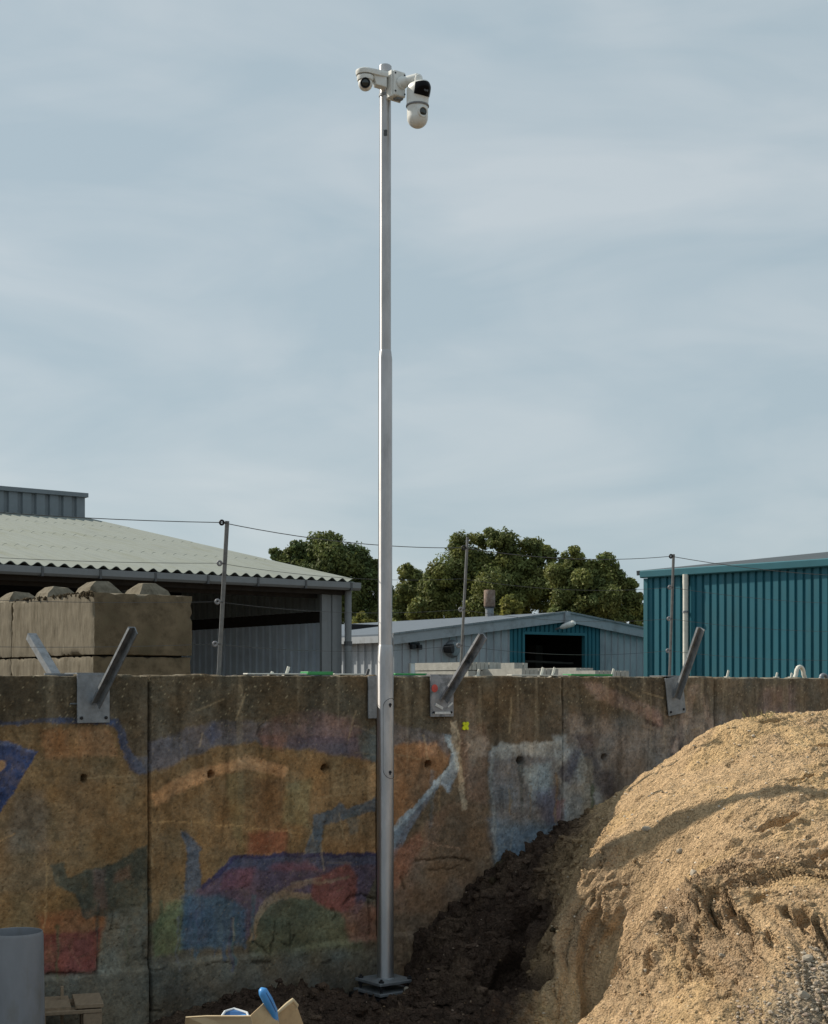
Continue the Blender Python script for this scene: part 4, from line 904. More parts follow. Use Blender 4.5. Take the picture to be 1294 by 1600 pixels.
# flood lights and lamp on the gable
def on_gable(px_, py_):
    g0 = mo + E * xg(px_); return np.array([g0[0], g0[1], CAMZ + (HY - py_) / F * g0[1]])
t = thing('flood_light', on_gable(645, 1010), 'small black twin spotlight on the pale blue gable wall', 'light')
m = MB(); b = on_gable(645, 1010)
m.box(b + N * .06 + UPV * .06, (.30, .06, .05), (E, N, UPV)); m.build('bracket', 'black_metal', t)
for s_ in (-1, 1):
    m = MB(); m.box(b + N * .13 + E * .10 * s_ - UPV * .02, (.11, .13, .12), (E, N, UPV), bev=.015); m.build('lamp_head', 'black_metal', t)
b = on_gable(705, 1014); t = thing('wall_lamp', b, 'grey bulkhead lamp with black cowl on the pale blue gable wall', 'light')
m = MB(); m.lathe(b + N * .02, [(.02, 0), (.22, .0), (.22, .06), (.17, .14), (.02, .16)], 18, axis=N); m.build('body', 'galv_dull', t, smooth=40)
m = MB(); m.tube([b - E * .28 + N * .1, b - E * .17 + N * .28], [.10, .12], 14); m.build('cowl', 'black_metal', t, smooth=40)
b = on_gable(866, 984); t = thing('street_lamp_head', b, 'white tubular lamp on a short arm over the doorway', 'lamp')
m = MB(); m.tube([b + N * .02, b + N * .2 + UPV * .06 + E * .06], .025, 8); m.build('arm', 'galv_dull', t)
m = MB(); m.tube([b + N * .18 + UPV * .05 + E * .05, b + N * .24 + UPV * .07 + E * .08, b + N * .50 + UPV * .15 + E * .18, b + N * .56 + UPV * .17 + E * .20], [.03, .065, .085, .05], 12); m.build('lamp_housing', 'white_plastic', t, smooth=50)
# flue
fl = pix(765, 964, 40.5); t = thing('flue_pipe', fl - UPV * .3, 'rusty capped flue pipe standing on the slate coloured roof', 'chimney')
m = MB(); m.lathe(fl - UPV * .4, [(.115, 0), (.115, .75)], 18); m.build('pipe', 'galv_dull', t, smooth=40)
m = MB(); m.lathe(fl + UPV * .28, [(.14, 0), (.155, .02), (.155, .44), (.14, .46)], 18); m.build('cowl', 'rust', t, smooth=40)
m = MB(); m.lathe(fl + UPV * .27, [(.15, -.02), (.15, .0)], 18); m.build('collar', 'black_metal', t, smooth=40)

# ================================================================== right: teal clad building
TE = np.array([math.cos(math.radians(-45)), math.sin(math.radians(-45)), 0.0]); TN = np.array([TE[1], -TE[0], 0.0])
tl = pix(1014, 893, 31.2); TZ = tl[2]; to = np.array([tl[0], tl[1], 0.0])
tb = thing('teal_warehouse', to, 'teal ribbed metal clad warehouse with dark roof at the right', 'building')
tp = .178
for k in range(9):
    corrugated(to + TE * (k * 6 * tp), TE, UPV, TN, 6, tp, .045, TZ - .08, 'trap', name='cladding_sheet', mt='teal_clad', parent=tb)
TL = 54 * tp
m = MB(); m.box(to + TE * (TL / 2 - .02) + TN * .085 + UPV * (TZ - .06), (TL + .25, .12, .16), (TE, TN, UPV), bev=.02); m.build('gutter', 'teal_trim', tb)
ts = math.radians(6.5); tup = -TN * math.cos(ts) + UPV * math.sin(ts); tout = UPV * math.cos(ts) + TN * math.sin(ts)
a0 = to - TE * .18 + TN * .12 + UPV * (TZ + .02); m = MB()
q = [a0, a0 + TE * (TL + .3), a0 + TE * (TL + .3) + tup * 16, a0 + tup * 16]; m.add(q + [p - tout * .08 for p in q], [(0, 1, 2, 3), (7, 6, 5, 4), (0, 4, 5, 1), (1, 5, 6, 2), (2, 6, 7, 3), (3, 7, 4, 0)]); m.build('roof', 'dark_roof', tb)
m = MB(); m.box(a0 + tup * 8 - tout * .05 - TE * .03, (16.0, .05, .10), (tup, TE, tout)); m.build('barge_board', 'dark_roof', tb)
m = MB(); m.box(to + TE * (TL / 2) - TN * 15.5 + UPV * 2.8, (TL, .1, 5.6), (TE, TN, UPV)); m.build('far_wall', 'teal_clad', tb)
m = MB(); m.add([to - UPV * .1 - TE * .01, to - TN * 15.4 - UPV * .1 - TE * .01, to - TN * 15.4 - TE * .01 + UPV * (TZ + 1.6), to - TE * .01 + UPV * (TZ - .1)], [(0, 1, 2, 3)]); m.build('end_wall', 'teal_clad', tb)
m = MB(); m.box(to + UPV * (TZ - .15) / 2 + TN * .03 - TE * .03, (.10, .10, TZ - .15), (TE, TN, UPV)); m.build('corner_trim', 'teal_trim', tb)
kx = (1077 - CX) / F; tt = (kx * to[1] - to[0]) / (TE[0] - kx * TE[1]); pd = to + TE * tt + TN * .13
m = MB(); m.tube([pd + UPV * 0, pd + UPV * (TZ - .42), pd + UPV * (TZ - .30) , pd + UPV * (TZ - .12)], [.055, .055, .06, .06], 14); dpipe = m.build('downpipe', 'white_dirty', tb, smooth=50)
for zz in (1.9, 3.45): m = MB(); m.lathe(pd + UPV * zz, [(.068, -.02), (.068, .02)], 14); m.build('pipe_clip', 'galv_dull', dpipe)

# ================================================================== trees behind the halls
def leaf_crown(name, centre, blobs, count, size, tint, seed, parent):
    r = np.random.default_rng(seed); B = np.array(blobs); vol = B[:, 3] ** 1.6; pick = r.choice(len(B), count, p=vol / vol.sum())
    dirs = r.normal(size=(count, 3)); dirs /= np.linalg.norm(dirs, axis=1)[:, None]
    rad = B[pick, 3] * (r.random(count) ** .28) * (1 + .12 * r.normal(size=count)); P = B[pick, :3] + dirs * rad[:, None] * np.array([1, 1, .85])
    nrm = dirs + r.normal(size=(count, 3)) * .7 + np.array([0, 0, .35]); nrm /= np.linalg.norm(nrm, axis=1)[:, None]
    t = np.cross(nrm, r.normal(size=(count, 3))); t /= np.linalg.norm(t, axis=1)[:, None]; b = np.cross(nrm, t)
    s = size * r.uniform(.55, 1.3, count)[:, None]
    V = np.stack([P - t * s, P + b * s * .55 + nrm * s * .15, P + t * s, P - b * s * .55 + nrm * s * .15], 1).reshape(-1, 3)
    Q = np.arange(count * 4).reshape(-1, 4)
    bt = r.uniform(.75, 1.25, len(B)); yl = r.random(len(B))
    c = np.array(tint)[None] * (bt[pick] * r.uniform(.7, 1.35, count))[:, None]; c = c * (1 + np.outer(yl[pick] - .35, [.30, .10, -.15]))
    me = fast_mesh(name, V - np.array(root_of(parent)), Q, np.repeat(np.clip(c, .004, .5), 4, 0), smooth=False); me.materials.append(M['leaves'])
    return link(name, me, parent)
def tree(px_, ytop, Y, wpx, ybot, tint, label, seed, lobes=None, count=15000, size=.17, name='tree'):
    r = np.random.default_rng(seed); s = Y / F; x0 = (px_ - CX) * s; w = wpx * s / 2; zt = CAMZ + (HY - ytop) * s; zb = CAMZ + (HY - ybot) * s
    t = thing(name, (x0, Y, -.1), label, 'tree' if name == 'tree' else 'bush', 'trees behind the halls')
    cz = (zt + zb) / 2; hz = (zt - zb) / 2; blobs = []
    for i in range(64):
        d = r.normal(size=3); d /= np.linalg.norm(d); k = r.uniform(.35, .86)
        e_ = max(.28, 1 - .55 * max(0, d[2])) if lobes is None else 1
        br = r.uniform(.16, .30) * min(w, hz)
        blobs.append((x0 + d[0] * (w - br * .8) * k * 1.13, Y + d[1] * w * k, cz + d[2] * (hz - br * .8) * k * 1.13, br))
    if lobes:
        for (lx, ly, lr) in lobes:
            c = np.array([(lx - CX) * s, Y, CAMZ + (HY - ly) * s]); R = lr * s
            for i in range(12):
                d = r.normal(size=3); d /= np.linalg.norm(d); br = R * r.uniform(.30, .55); q = c + d * (R - br) * np.array([1, 1.2, 1]); blobs.append((*q, br))
    m = MB(); base = np.array([x0, Y, -.1]); top = np.array([x0 + .2, Y, cz + hz * .3])
    m.tube([base, base * .5 + top * .5 + np.array([.15, 0, 0]), top], [.34, .25, .10], 10); trunk = m.build('trunk', 'bark', t, smooth=60)
    for i in range(7):
        bb = blobs[i * 5]; st = base + (top - base) * r.uniform(.4, .85); m = MB(); e_ = np.array(bb[:3]); m.tube([st, (st + e_) / 2 + np.array([0, 0, .3]), e_], [.12, .07, .03], 7); m.build('limb', 'bark', trunk, smooth=60)
    leaf_crown('crown', base, blobs, count, size, tint, seed + 100, t)
OL = (.150, .175, .058); DG = (.108, .142, .052); YG = (.21, .215, .062)
tree(508, 828, 74, 176, 1010, DG, 'dark green broad tree rising behind the shed roof, left of the mast', 21, lobes=[(500, 860, 34), (545, 875, 34), (455, 878, 26), (430, 866, 14), (520, 845, 18), (575, 905, 28), (548, 930, 36), (480, 905, 40), (592, 890, 20), (560, 880, 26), (520, 890, 34), (575, 950, 30), (600, 930, 22), (465, 860, 20)], count=62000, size=.095)
tree(640, 878, 84, 84, 1010, OL, 'small pale olive tree seen just right of the mast', 22, lobes=[(632, 896, 18), (655, 902, 18), (640, 925, 28), (662, 930, 22), (622, 940, 24)], count=20000, size=.10)
tree(768, 826, 76, 200, 1010, OL, 'tallest broad tree behind the slate roof, right of the mast', 23, lobes=[(725, 855, 28), (790, 850, 30), (760, 845, 24), (835, 860, 28), (700, 895, 36), (670, 935, 30), (850, 900, 34), (770, 900, 48), (820, 935, 40), (720, 945, 34), (660, 955, 26), (690, 960, 30), (760, 955, 36), (800, 890, 36), (740, 885, 34), (860, 940, 30), (855, 870, 20), (870, 915, 26), (672, 910, 22), (880, 880, 14)], count=84000, size=.095)
tree(930, 862, 72, 140, 1020, OL, 'olive green tree beside the teal warehouse, loose crown', 24, lobes=[(895, 870, 20), (905, 890, 26), (945, 885, 24), (975, 925, 26), (940, 925, 36), (985, 955, 20), (890, 930, 34), (965, 960, 30), (870, 900, 26), (915, 960, 34), (880, 965, 28), (925, 900, 26), (992, 935, 14), (1000, 975, 18), (1004, 955, 14), (985, 915, 14), (960, 900, 20)], count=60000, size=.092)
tree(798, 928, 60, 50, 1010, YG, 'yellow green young tree in front of the tallest tree, beside the flue', 25, lobes=[(796, 940, 14), (806, 955, 14)], count=4500, size=.13)
tree(565, 957, 62, 60, 1010, YG, 'light green bush between the shed and the mast', 26, lobes=[(565, 966, 10)], count=3500, size=.13, name='bush')

# ================================================================== paver stacks and lids behind the wall
def paver_stack(x0, x1, ytop, Y, nx, label):
    a = pix(x0, ytop, Y); s = Y / F; w = (x1 - x0) * s * 1.0; zt = a[2]
    t = thing('paver_stack', (a[0], Y, -.12), label, 'paver stack', 'paver stacks behind the wall')
    A3 = (E, -N, UPV); wE = w / (E[0] + .0); o_ = np.array([a[0], Y, 0])
    m = MB(); lay = .10; nl = int((zt + .1) / lay)
    for k in range(nl):
        zc = zt - lay * (k + .5)
        for i in range(nx):
            sw_ = wE / nx; m.box(o_ + E * sw_ * (i + .5) + UPV * zc - N * .5 + E * random.uniform(-.004, .004), (sw_ - .008, 1.0, lay - .010), A3)
    o = m.build('pavers', 'paver', t); o['kind'] = 'stuff'
    m = MB(); m.box(o_ + E * wE / 2 - N * .5 + UPV * (zt / 2 - .03), (wE - .05, .9, zt - .08), A3); m.build('core', 'paver', t)
paver_stack(731, 786, 1034, 17.0, 8, 'tallest light grey paver stack behind the wall, next to the bent fence arm')
paver_stack(803, 826, 1035, 18.2, 3, 'narrow grey paver stack standing right of the tallest stack')
paver_stack(815, 878, 1044, 16.6, 9, 'low wide paver stack below the dark doorway')
paver_stack(900, 930, 1043, 19.0, 4, 'small paver stack at the right side of the doorway')
paver_stack(930, 990, 1047, 17.5, 8, 'lowest paver stack just left of the teal warehouse')
def slab(p0, p1, dep, h, mt, name, label, cat, z=WTOP + .006, d=-.16):
    u0 = ud(at_d(p0, 1050, d))[0]; u1 = ud(at_d(p1, 1050, d))[0]; m = MB(); c = W((u0 + u1) / 2, d - dep / 2, z + h / 2)
    m.box(c, (u1 - u0, dep, h), (E, N, UPV), bev=.003); return tag(m.build(name, mt, origin=c - UPV * h / 2), label, cat)
# lids and battens lying on the far edge of the wall top (held by wall and blocks behind)
slab(482, 521, .10, .022, 'green_plastic', 'green_lid', 'bright green plastic lid on the wall top left of the mast', 'lid', d=-.02)
slab(387, 480, .06, .010, 'white_dirty', 'white_batten', 'white batten on the wall top between shed and green lid', 'batten', d=-.03)
slab(523, 572, .06, .010, 'white_dirty', 'white_batten', 'short white batten on the wall top close left of the mast', 'batten', d=-.03)
slab(618, 668, .08, .014, 'green_plastic', 'green_lid', 'thin green lid on the wall top just right of the mast', 'lid', d=-.03)
slab(893, 958, .10, .016, 'green_plastic', 'green_lid', 'faded green lid on the wall top below the paver stacks', 'lid', d=-.04)
slab(800, 888, .06, .008, 'white_dirty', 'white_batten', 'white batten on the wall top under the paver stacks', 'batten', d=-.03)
# small plastic pegs along the top
for (x, h, lab) in ((447, 18, 'white peg leaning on the wall top left of the green lid'), (424, 8, 'tiny white peg on the wall top above the dark shed wall'), (573, 14, 'dark peg on the wall top close left of the mast'), (746, 14, 'white peg on the wall top below the tallest paver stack'), (845, 18, 'white peg on the wall top under the dark doorway'),
                    (863, 18, 'white peg on the wall top at the right side of the doorway'), (956, 16, 'white peg on the wall top in front of the lowest paver stack'), (1136, 14, 'white peg on the wall top in front of the teal warehouse'), (1213, 10, 'short white peg on the wall top left of the lifting loop'), (1236, 9, 'tiny white peg directly beside the lifting loop')):
    Y = depth_at(x, -.10); b = pix(x, 1068, Y); b[2] = WTOP; s = Y / F; hh = h * s * .8
    m = MB(); dv = UPV * hh + E * hh * .35
    m.box(b + dv / 2, (.020, .010, np.linalg.norm(dv)), (E * .94 - UPV * .34, N, dv / np.linalg.norm(dv)), bev=.002); m.box(b + UPV * .004, (.045, .03, .008), (E, N, UPV))
    tag(m.build('wall_peg', 'galv_dark' if x == 573 else 'white_dirty', origin=b), lab, 'peg', 'pegs along the wall top')
def loop_eye(x, y0, wpx, hpx, mt, lab):
    Y = depth_at(x, -.10); b = pix(x, 1068, Y); b[2] = WTOP - .02; s = Y / F; w = wpx * s * .62; h = hpx * s; P = []
    for k in range(13):
        an = math.pi * k / 12; P.append(b - E * math.cos(an) * w * .62 + UPV * (h * .45 + math.sin(an) * h * .6))
    P = [b - E * w * 1.0] + P + [b + E * w * 1.0]; m = MB(); m.tube(P, .020, 8, flat=(1, .8)); tag(m.build('lifting_loop', mt, origin=b, smooth=60), lab, 'lifting loop')
loop_eye(1250, 1060, 24, 20, 'white_dirty', 'beige lifting loop standing on the wall top before the teal warehouse')
loop_eye(1287, 1060, 16, 8, 'galv_dull', 'low grey lifting loop on the wall top at the right edge')

# ================================================================== wall brackets
def bracket(px_, py0, w, h, armx, army, mt, label, base_y, lean=0.0):
    u, z1 = wall_uz(px_, py0); z1 = WTOP + .004
    t = thing('fence_bracket', W(u, 0, z1 - h), label, 'bracket', 'steel brackets on the wall')
    A3 = (E * math.cos(lean) + UPV * math.sin(lean), N, UPV * math.cos(lean) - E * math.sin(lean))
    c = W(u, .025, z1 - h / 2) + E * lean * h * .3; m = MB(); m.box(c, (w, .010, h), A3, bev=.002); pl = m.build('plate', mt, t)
    m = MB(); m.box(W(u, -.06, z1 + .005), (w, .17, .008), (E, N, UPV)); m.build('top_flange', mt, t)
    for s_ in (-1, 1):
        m = MB(); q = c - A3[2] * (h / 2 - .03) + A3[0] * s_ * (w / 2 - .025) + N * .005; m.lathe(q, [(.010, 0), (.010, .006), (.006, .009)], 8, axis=N); m.build('bolt', 'black_metal', pl)
    # arm: L shaped steel angle leaning out of the wall
    s0 = at_d(px_ + 4, base_y, .03); dd = None
    # end point: same height direction, out by o so that it shows at armx
    best = None
    for o in np.linspace(.1, .8, 200):
        q = s0 + N * o; xx = CX + F * q[0] / q[1]
        if best is None or abs(xx - armx) < best[0]: best = (abs(xx - armx), o)
    o = best[1]; e1 = s0 + N * o; e1[2] = CAMZ + (HY - army) / F * e1[1]
    ax = e1 - s0; ln = np.linalg.norm(ax); ax /= ln; sd = E; nn = np.cross(ax, sd)
    m = MB(); W2, T2 = .043, .006
    m.box(s0 + ax * ln / 2 + nn * 0, (W2, T2, ln), (sd, nn, ax)); sg = 1 if nn[2] > 0 else -1; m.box(s0 + ax * ln / 2 - sd * (W2 / 2 - T2 / 2) - nn * sg * .008, (T2, .012, ln), (sd, nn, ax)); m.box(s0 + ax * ln / 2 + sd * (W2 / 2 - T2 / 2) - nn * sg * .026, (T2, .046, ln), (sd, nn, ax))
    m.build('arm', mt if mt == 'galv_painted' else 'galv_dull', t)
    return t, c
bracket(143, 1052, .205, .285, 206, 980, 'galv_dull', 'clean galvanised plate with angle arm on the wall at the left', 1098)
t, c = bracket(687, 1057, .205, .285, 752, 990, 'galv_painted', 'paint smeared galvanised plate with angle arm right of the mast', 1092)
m = MB(); q = c - E * .070 + UPV * .055 + N * .009; m.lathe(q, [(.001, 0), (.028, 0), (.024, .002), (.001, .003)], 14, axis=N)
o = m.build('red_paint_spot', 'red_paint', t); o['label'] = 'red paint smear'; o.scale = (1, 1, 1)
m = MB(); m.box(c - UPV * .115 + N * .009, (.17, .004, .016), (E, N, UPV)); m.box(c - UPV * .06 + E * .07 + N * .008, (.05, .003, .012), (E * .8 + UPV * .6, N, UPV * .8 - E * .6)); m.box(c - UPV * .07 - E * .03 + N * .008, (.07, .003, .02), (E * .9 - UPV * .4, N, UPV * .9 + E * .4)); m.build('white_paint_smear', 'white_paint', t)
bracket(1050, 1058, .20, .30, 1092, 980, 'galv_dull', 'slightly twisted galvanised plate with angle arm above the sand heap', 1090, lean=.14)
# plate partly behind the mast, no arm
u, z1 = wall_uz(592, 1057); m = MB(); m.box(W(u, .018, WTOP - .142), (.205, .010, .285), (E, N, UPV), bev=.002); tag(m.build('steel_plate', 'galv_dull', origin=W(u, 0, WTOP - .28)), 'plain grey steel plate on the wall half hidden behind the mast', 'plate')
# arm pointing back, behind the wall, lit by the sun
p0 = at_d(92, 1060, -.19); p1 = at_d(50, 990, -.55); t = thing('angle_bracket', p0, 'pale sunlit steel arm leaning away behind the wall top, far left', 'bracket')
ax = p1 - p0; ln = np.linalg.norm(ax) + .0; ax /= ln; nn = np.cross(ax, E); p0b = p0 - ax * .25; ln += .25
m = MB(); m.box(p0b + ax * ln / 2, (.055, .006, ln), (E, nn, ax)); m.build('web', 'galv_dull', t)
m = MB(); m.box(p0b + ax * ln / 2 - E * .025 + nn * .022, (.006, .04, ln), (E, nn, ax)); m.build('flange', 'galv_dull', t)
m = MB(); m.box(at_d(92, 1068, -.165) - UPV * .06, (.18, .012, .24), (E, N, UPV)); m.build('plate', 'galv_dull', t)

# ================================================================== wire fence on the wall
PO = []
for (xb, xt, yt, w, ys, lab) in ((342, 355, 814, .040, (817, 880, 940, 1006), 'leaning steel wire post with four ring insulators before the shed'), (720, 731, 839, .026, (856, 952, 1008), 'thin leaning wire post in front of the tallest tree'), (1047, 1053, 866, .030, (869, 917, 966, 1016), 'leaning wire post in front of the teal warehouse')):
    Yb = depth_at(xb, -.21); b = pix(xb, 1050, Yb); Yt = depth_at(xt, -.10); tp_ = pix(xt, yt, Yt); ax = tp_ - b; ln = np.linalg.norm(ax); ax /= ln
    t = thing('fence_post', b - UPV * .3, lab, 'fence post', 'wire fence posts')
    ee = E - ax * (E @ ax); ee /= np.linalg.norm(ee); nn = np.cross(ax, ee)
    m = MB(); o0 = b - ax * .3; L_ = ln + .3
    m.box(o0 + ax * L_ / 2, (w * .7, .006, L_), (ee, nn, ax)); m.box(o0 + ax * L_ / 2 + ee * (w * .35 - .003) + nn * .011, (.006, .022, L_), (ee, nn, ax)); m.build('post', 'post_steel', t)
    m = MB(); m.box(at_d(xb, 1068, -.165) - UPV * .08, (.08, .03, .16), (E, N, UPV)); m.build('clamp', 'galv_dark', t)
    ring = []
    for y in ys:
        f = (y - 1050) / (yt - 1050); c = b + ax * ln * f - ee * (w * .5 + .018)
        ins = MB(); ins.torus(c, .013, .007, nn * 1.0 + E * .2, 14, 8); io = ins.build('insulator', 'grey_plastic' if y > ys[0] else 'black_metal', t, smooth=70)
        m = MB(); m.tube([c + ee * .012, c + ee * (w * .5 + .02)], .006, 8); m.build('screw', 'galv_dark', io); ring.append(c)
    if len(ring) == 3: ring = [ring[0], ring[0] * .5 + ring[1] * .5, ring[1], ring[2]]
    PO.append(ring)
WL = ('topmost thin fence wire crossing the sky between the posts', 'second fence wire from the top, crossing the shed roof', 'third fence wire from the top, at mid height of the posts', 'lowest fence wire just above the wall top')
for k in range(4):
    A0, B0, C0 = PO[0][k], PO[1][k], PO[2][k]
    left = A0 - E * 3.4 + UPV * .02 - N * .0; right = C0 + E * 3.2 - UPV * .02
    P = []
    for a, b, sag in ((left, A0, .05), (A0, B0, .045), (B0, C0, .05), (C0, right, .05)):
        for i in range(14):
            f = i / 14; P.append(a + (b - a) * f - UPV * sag * 4 * f * (1 - f))
    P.append(right); m = MB(); m.tube(P, .0028 if k == 0 else .0016, 6, caps=False); tag(m.build('fence_wire', 'wire', origin=A0), WL[k], 'wire', 'fence wires')

# ================================================================== camera mast
ma = thing('camera_mast', MAST, 'tall stepped galvanised steel mast standing in front of the graffiti wall', 'mast')
MX = MAST.copy(); MZT = CAMZ + (HY - 104) / F * 9.66
def zat(y): return CAMZ + (HY - y) / F * 9.66
z1, z2 = zat(1022), zat(556)
r1, r2, r3 = .0555, .046, .038
m = MB(); m.lathe(MX, [(r1, .03), (r1, z1 - .03), (r1 - .003, z1), (r2 + .003, z1 + .05), (r2, z1 + .06)], 64); m.build('lower_tube', 'mast_steel', ma, smooth=50)
m = MB(); m.lathe(MX, [(r2, z1 + .06), (r2, z2 - .02), (r2 - .003, z2), (r3 + .002, z2 + .03), (r3, z2 + .035)], 64, caps=False); m.build('middle_tube', 'mast_steel', ma, smooth=50)
m = MB(); m.lathe(MX, [(r3, z2 + .035), (r3, MZT - .02)], 64); m.build('upper_tube', 'mast_steel', ma, smooth=50)
m = MB(); m.lathe(MX, [(r3 + .003, MZT - .05), (r3 + .004, MZT - .045), (r3 + .004, MZT), (r3 - .004, MZT + .008)], 48); m.build('cap', 'mast_steel', ma, smooth=40)
# rubbed dark sticker on the upper tube
def tube_patch(cz, h, a0, a1, r, mt, name, parent, jag=0.0):
    G = np.array([[MX + np.array([math.sin(a) * r, -math.cos(a) * r, 0]) + UPV * (cz - h / 2 + h * k / 6 + random.uniform(-jag, jag)) for a in np.linspace(a0 + random.uniform(-jag, jag) * 6, a1 + random.uniform(-jag, jag) * 6, 7)] for k in range(7)])
    m = MB(); m.sheet(G); return m.build(name, mt, parent)
tube_patch(zat(211), .042, -.25, .38, r3 + .0012, 'galv_dark', 'sticker_residue', ma, .004)
# service hatch: rounded outline groove with two locks
hz0, hz1 = zat(1216), zat(1091); ha0, ha1 = -.22, 1.9; hr = .06
def onr(a, z, r=r1): return MX + np.array([math.sin(a) * r, -math.cos(a) * r, z])
G = np.array([[onr(a, z, r1 + .0014) for z in np.linspace(hz0 + .004, hz1 - .004, 20)] for a in np.linspace(ha0 + .03, ha1 - .03, 24)])
def rnd(a, z):
    da = hr / r1; x = np.clip(a, ha0 + da, ha1 - da); y = np.clip(z, hz0 + hr, hz1 - hr); return ((a - x) * r1) ** 2 + (z - y) ** 2 <= (hr - .002) ** 2
Na, Nz = 40, 40; pts = {}; m = MB(); V_ = []; F_ = []
aa = np.linspace(ha0, ha1, Na); zz_ = np.linspace(hz0, hz1, Nz)
for i in range(Na - 1):
    for j in range(Nz - 1):
        if all(rnd(aa[i + p], zz_[j + q]) for p in (0, 1) for q in (0, 1)):
            f = []
            for p, q in ((0, 0), (1, 0), (1, 1), (0, 1)):
                key = (i + p, j + q)
                if key not in pts: pts[key] = len(V_); V_.append(onr(aa[i + p], zz_[j + q], r1 + .0018))
                f.append(pts[key])
            F_.append(tuple(f))
m.add(V_, F_); hatch = m.build('hatch', 'mast_steel', ma, smooth=50)
ol = []
da = hr / r1
for (ca, cz, s0_) in ((ha1 - da, hz1 - hr, 0), (ha0 + da, hz1 - hr, 90), (ha0 + da, hz0 + hr, 180), (ha1 - da, hz0 + hr, 270)):
    for k in range(9):
        an = math.radians(s0_ + 90 * k / 8); ol.append(onr(ca + math.cos(an) * da, cz + math.sin(an) * hr, r1 + .0012))
ol.append(ol[0]); P = []
for i in range(len(ol) - 1):
    for f in np.linspace(0, 1, 6, endpoint=False):
        q = ol[i] * (1 - f) + ol[i + 1] * f; v = q - MX; rr = math.hypot(v[0], v[1]); q = MX + np.array([v[0] / rr * (r1 + .0012), v[1] / rr * (r1 + .0012), v[2]]); P.append(q)
m = MB(); m.tube(P + [P[0]], .0016, 6, caps=False); m.build('seam', 'line_black', hatch)
for zz in (zat(1101), zat(1206)):
    a = .62; c = onr(a, zz, r1 + .001); nn = (c - MX - UPV * c[2]); nn[2] = 0; nn /= np.linalg.norm(nn)
    m = MB(); m.lathe(c, [(.011, 0), (.011, .003), (.006, .004), (.006, .001)], 14, axis=nn); lk = m.build('lock', 'line_black', hatch)
    m = MB(); m.box(c - UPV * .014 + nn * .001, (.012, .003, .006), (np.cross(UPV, nn), nn, UPV)); m.build('keyhole_cover', 'line_black', lk)
# double base plate with studs and nuts
for zz, sz, nm in ((-.040, .300, 'lower_plate'), (.026, .285, 'base_plate')):
    m = MB(); m.box(MX + UPV * zz, (sz, sz, .018), (E, N, UPV), bev=.002); m.build(nm, 'galv_dull', ma)
for a in (-1, 1):
    for b in (-1, 1):
        c = MX + E * a * .115 + N * b * .115; m = MB(); m.tube([c - UPV * .20, c + UPV * .058], .009, 10); bo = m.build('anchor_bolt', 'black_metal', ma)
        m = MB(); m.lathe(c + UPV * .031, [(.018, 0), (.018, .016)], 6); m.build('nut', 'black_metal', bo)
        m = MB(); m.lathe(c - UPV * .004, [(.018, 0), (.018, .014)], 6); m.build('nut', 'black_metal', bo)
m = MB(); m.lathe(MX, [(r1 + .012, .031), (r1, .045)], 40, caps=False); m.build('weld', 'galv_dull', ma, smooth=60)
m = MB(); m.box(MX - UPV * .17, (.34, .34, .22), (E, N, UPV)); m.build('footing', 'black_metal', ma)

# ================================================================== cameras on the mast
S_ = 9.66 / F / 7.6118                                    # metres per enlarged photo pixel
def C3(cx_, cy_, dy=0.0):
    k = 1 + dy / 9.66; return np.array([MX[0] * k + (cx_ - 548) * S_ * k, MX[1] + dy, CAMZ + (HY - (80 + cy_ / 7.6118)) / F * 9.66 * k])
jb = thing('junction_box', C3(655, 575, -.06), 'white square junction box clamped to the top of the mast', 'junction box')
phi = math.radians(36); bx_ = np.array([math.cos(phi), math.sin(phi), 0]); by_ = np.array([-math.sin(phi), math.cos(phi), 0])     # right face runs along bx_, left face along by_
edge_ = C3(655, 405, -.10); half = .046
bcn = edge_ + bx_ * half * 1.02 + by_ * half * .74; bcn[2] = C3(655, 405, float(bcn[1] - MX[1]))[2]
m = MB(); m.box(bcn, (half * 2, half * 1.5, .165), (bx_, by_, UPV), bev=.006); m.build('box', 'white_plastic', jb, smooth=30)
m = MB(); m.box(bcn + by_ * (half * .75 + .006), (half * 2.4, .014, .180), (bx_, by_, UPV), bev=.003); m.build('back_plate', 'white_plastic', jb)
m = MB(); m.box(bcn - bx_ * (half + .005) + by_ * .012, (.010, half * 1.3, .170), (bx_, by_, UPV), bev=.002); m.build('side_plate', 'white_plastic', jb)
for (a, zz) in ((-.8, .062), (-.8, -.055), (.8, -.062), (.8, .062)):
    m = MB(); m.lathe(bcn - by_ * (half * .75) + bx_ * a * half + UPV * zz, [(.006, -.001), (.006, .0025)], 10, axis=-by_); m.build('screw', 'black_metal', jb)
m = MB(); m.box(bcn - UPV * .088 + bx_ * .01, (.05, .04, .012), (bx_, by_, UPV)); m.build('cable_gland_plate', 'galv_dull', jb)
for zz in (.05, -.05):
    m = MB(); m.lathe(MX + UPV * (bcn[2] + zz), [(r3 + .001, -.008), (r3 + .004, -.008), (r3 + .004, .008), (r3 + .001, .008)], 40, caps=False); m.build('clamp_band', 'galv_dull', jb)
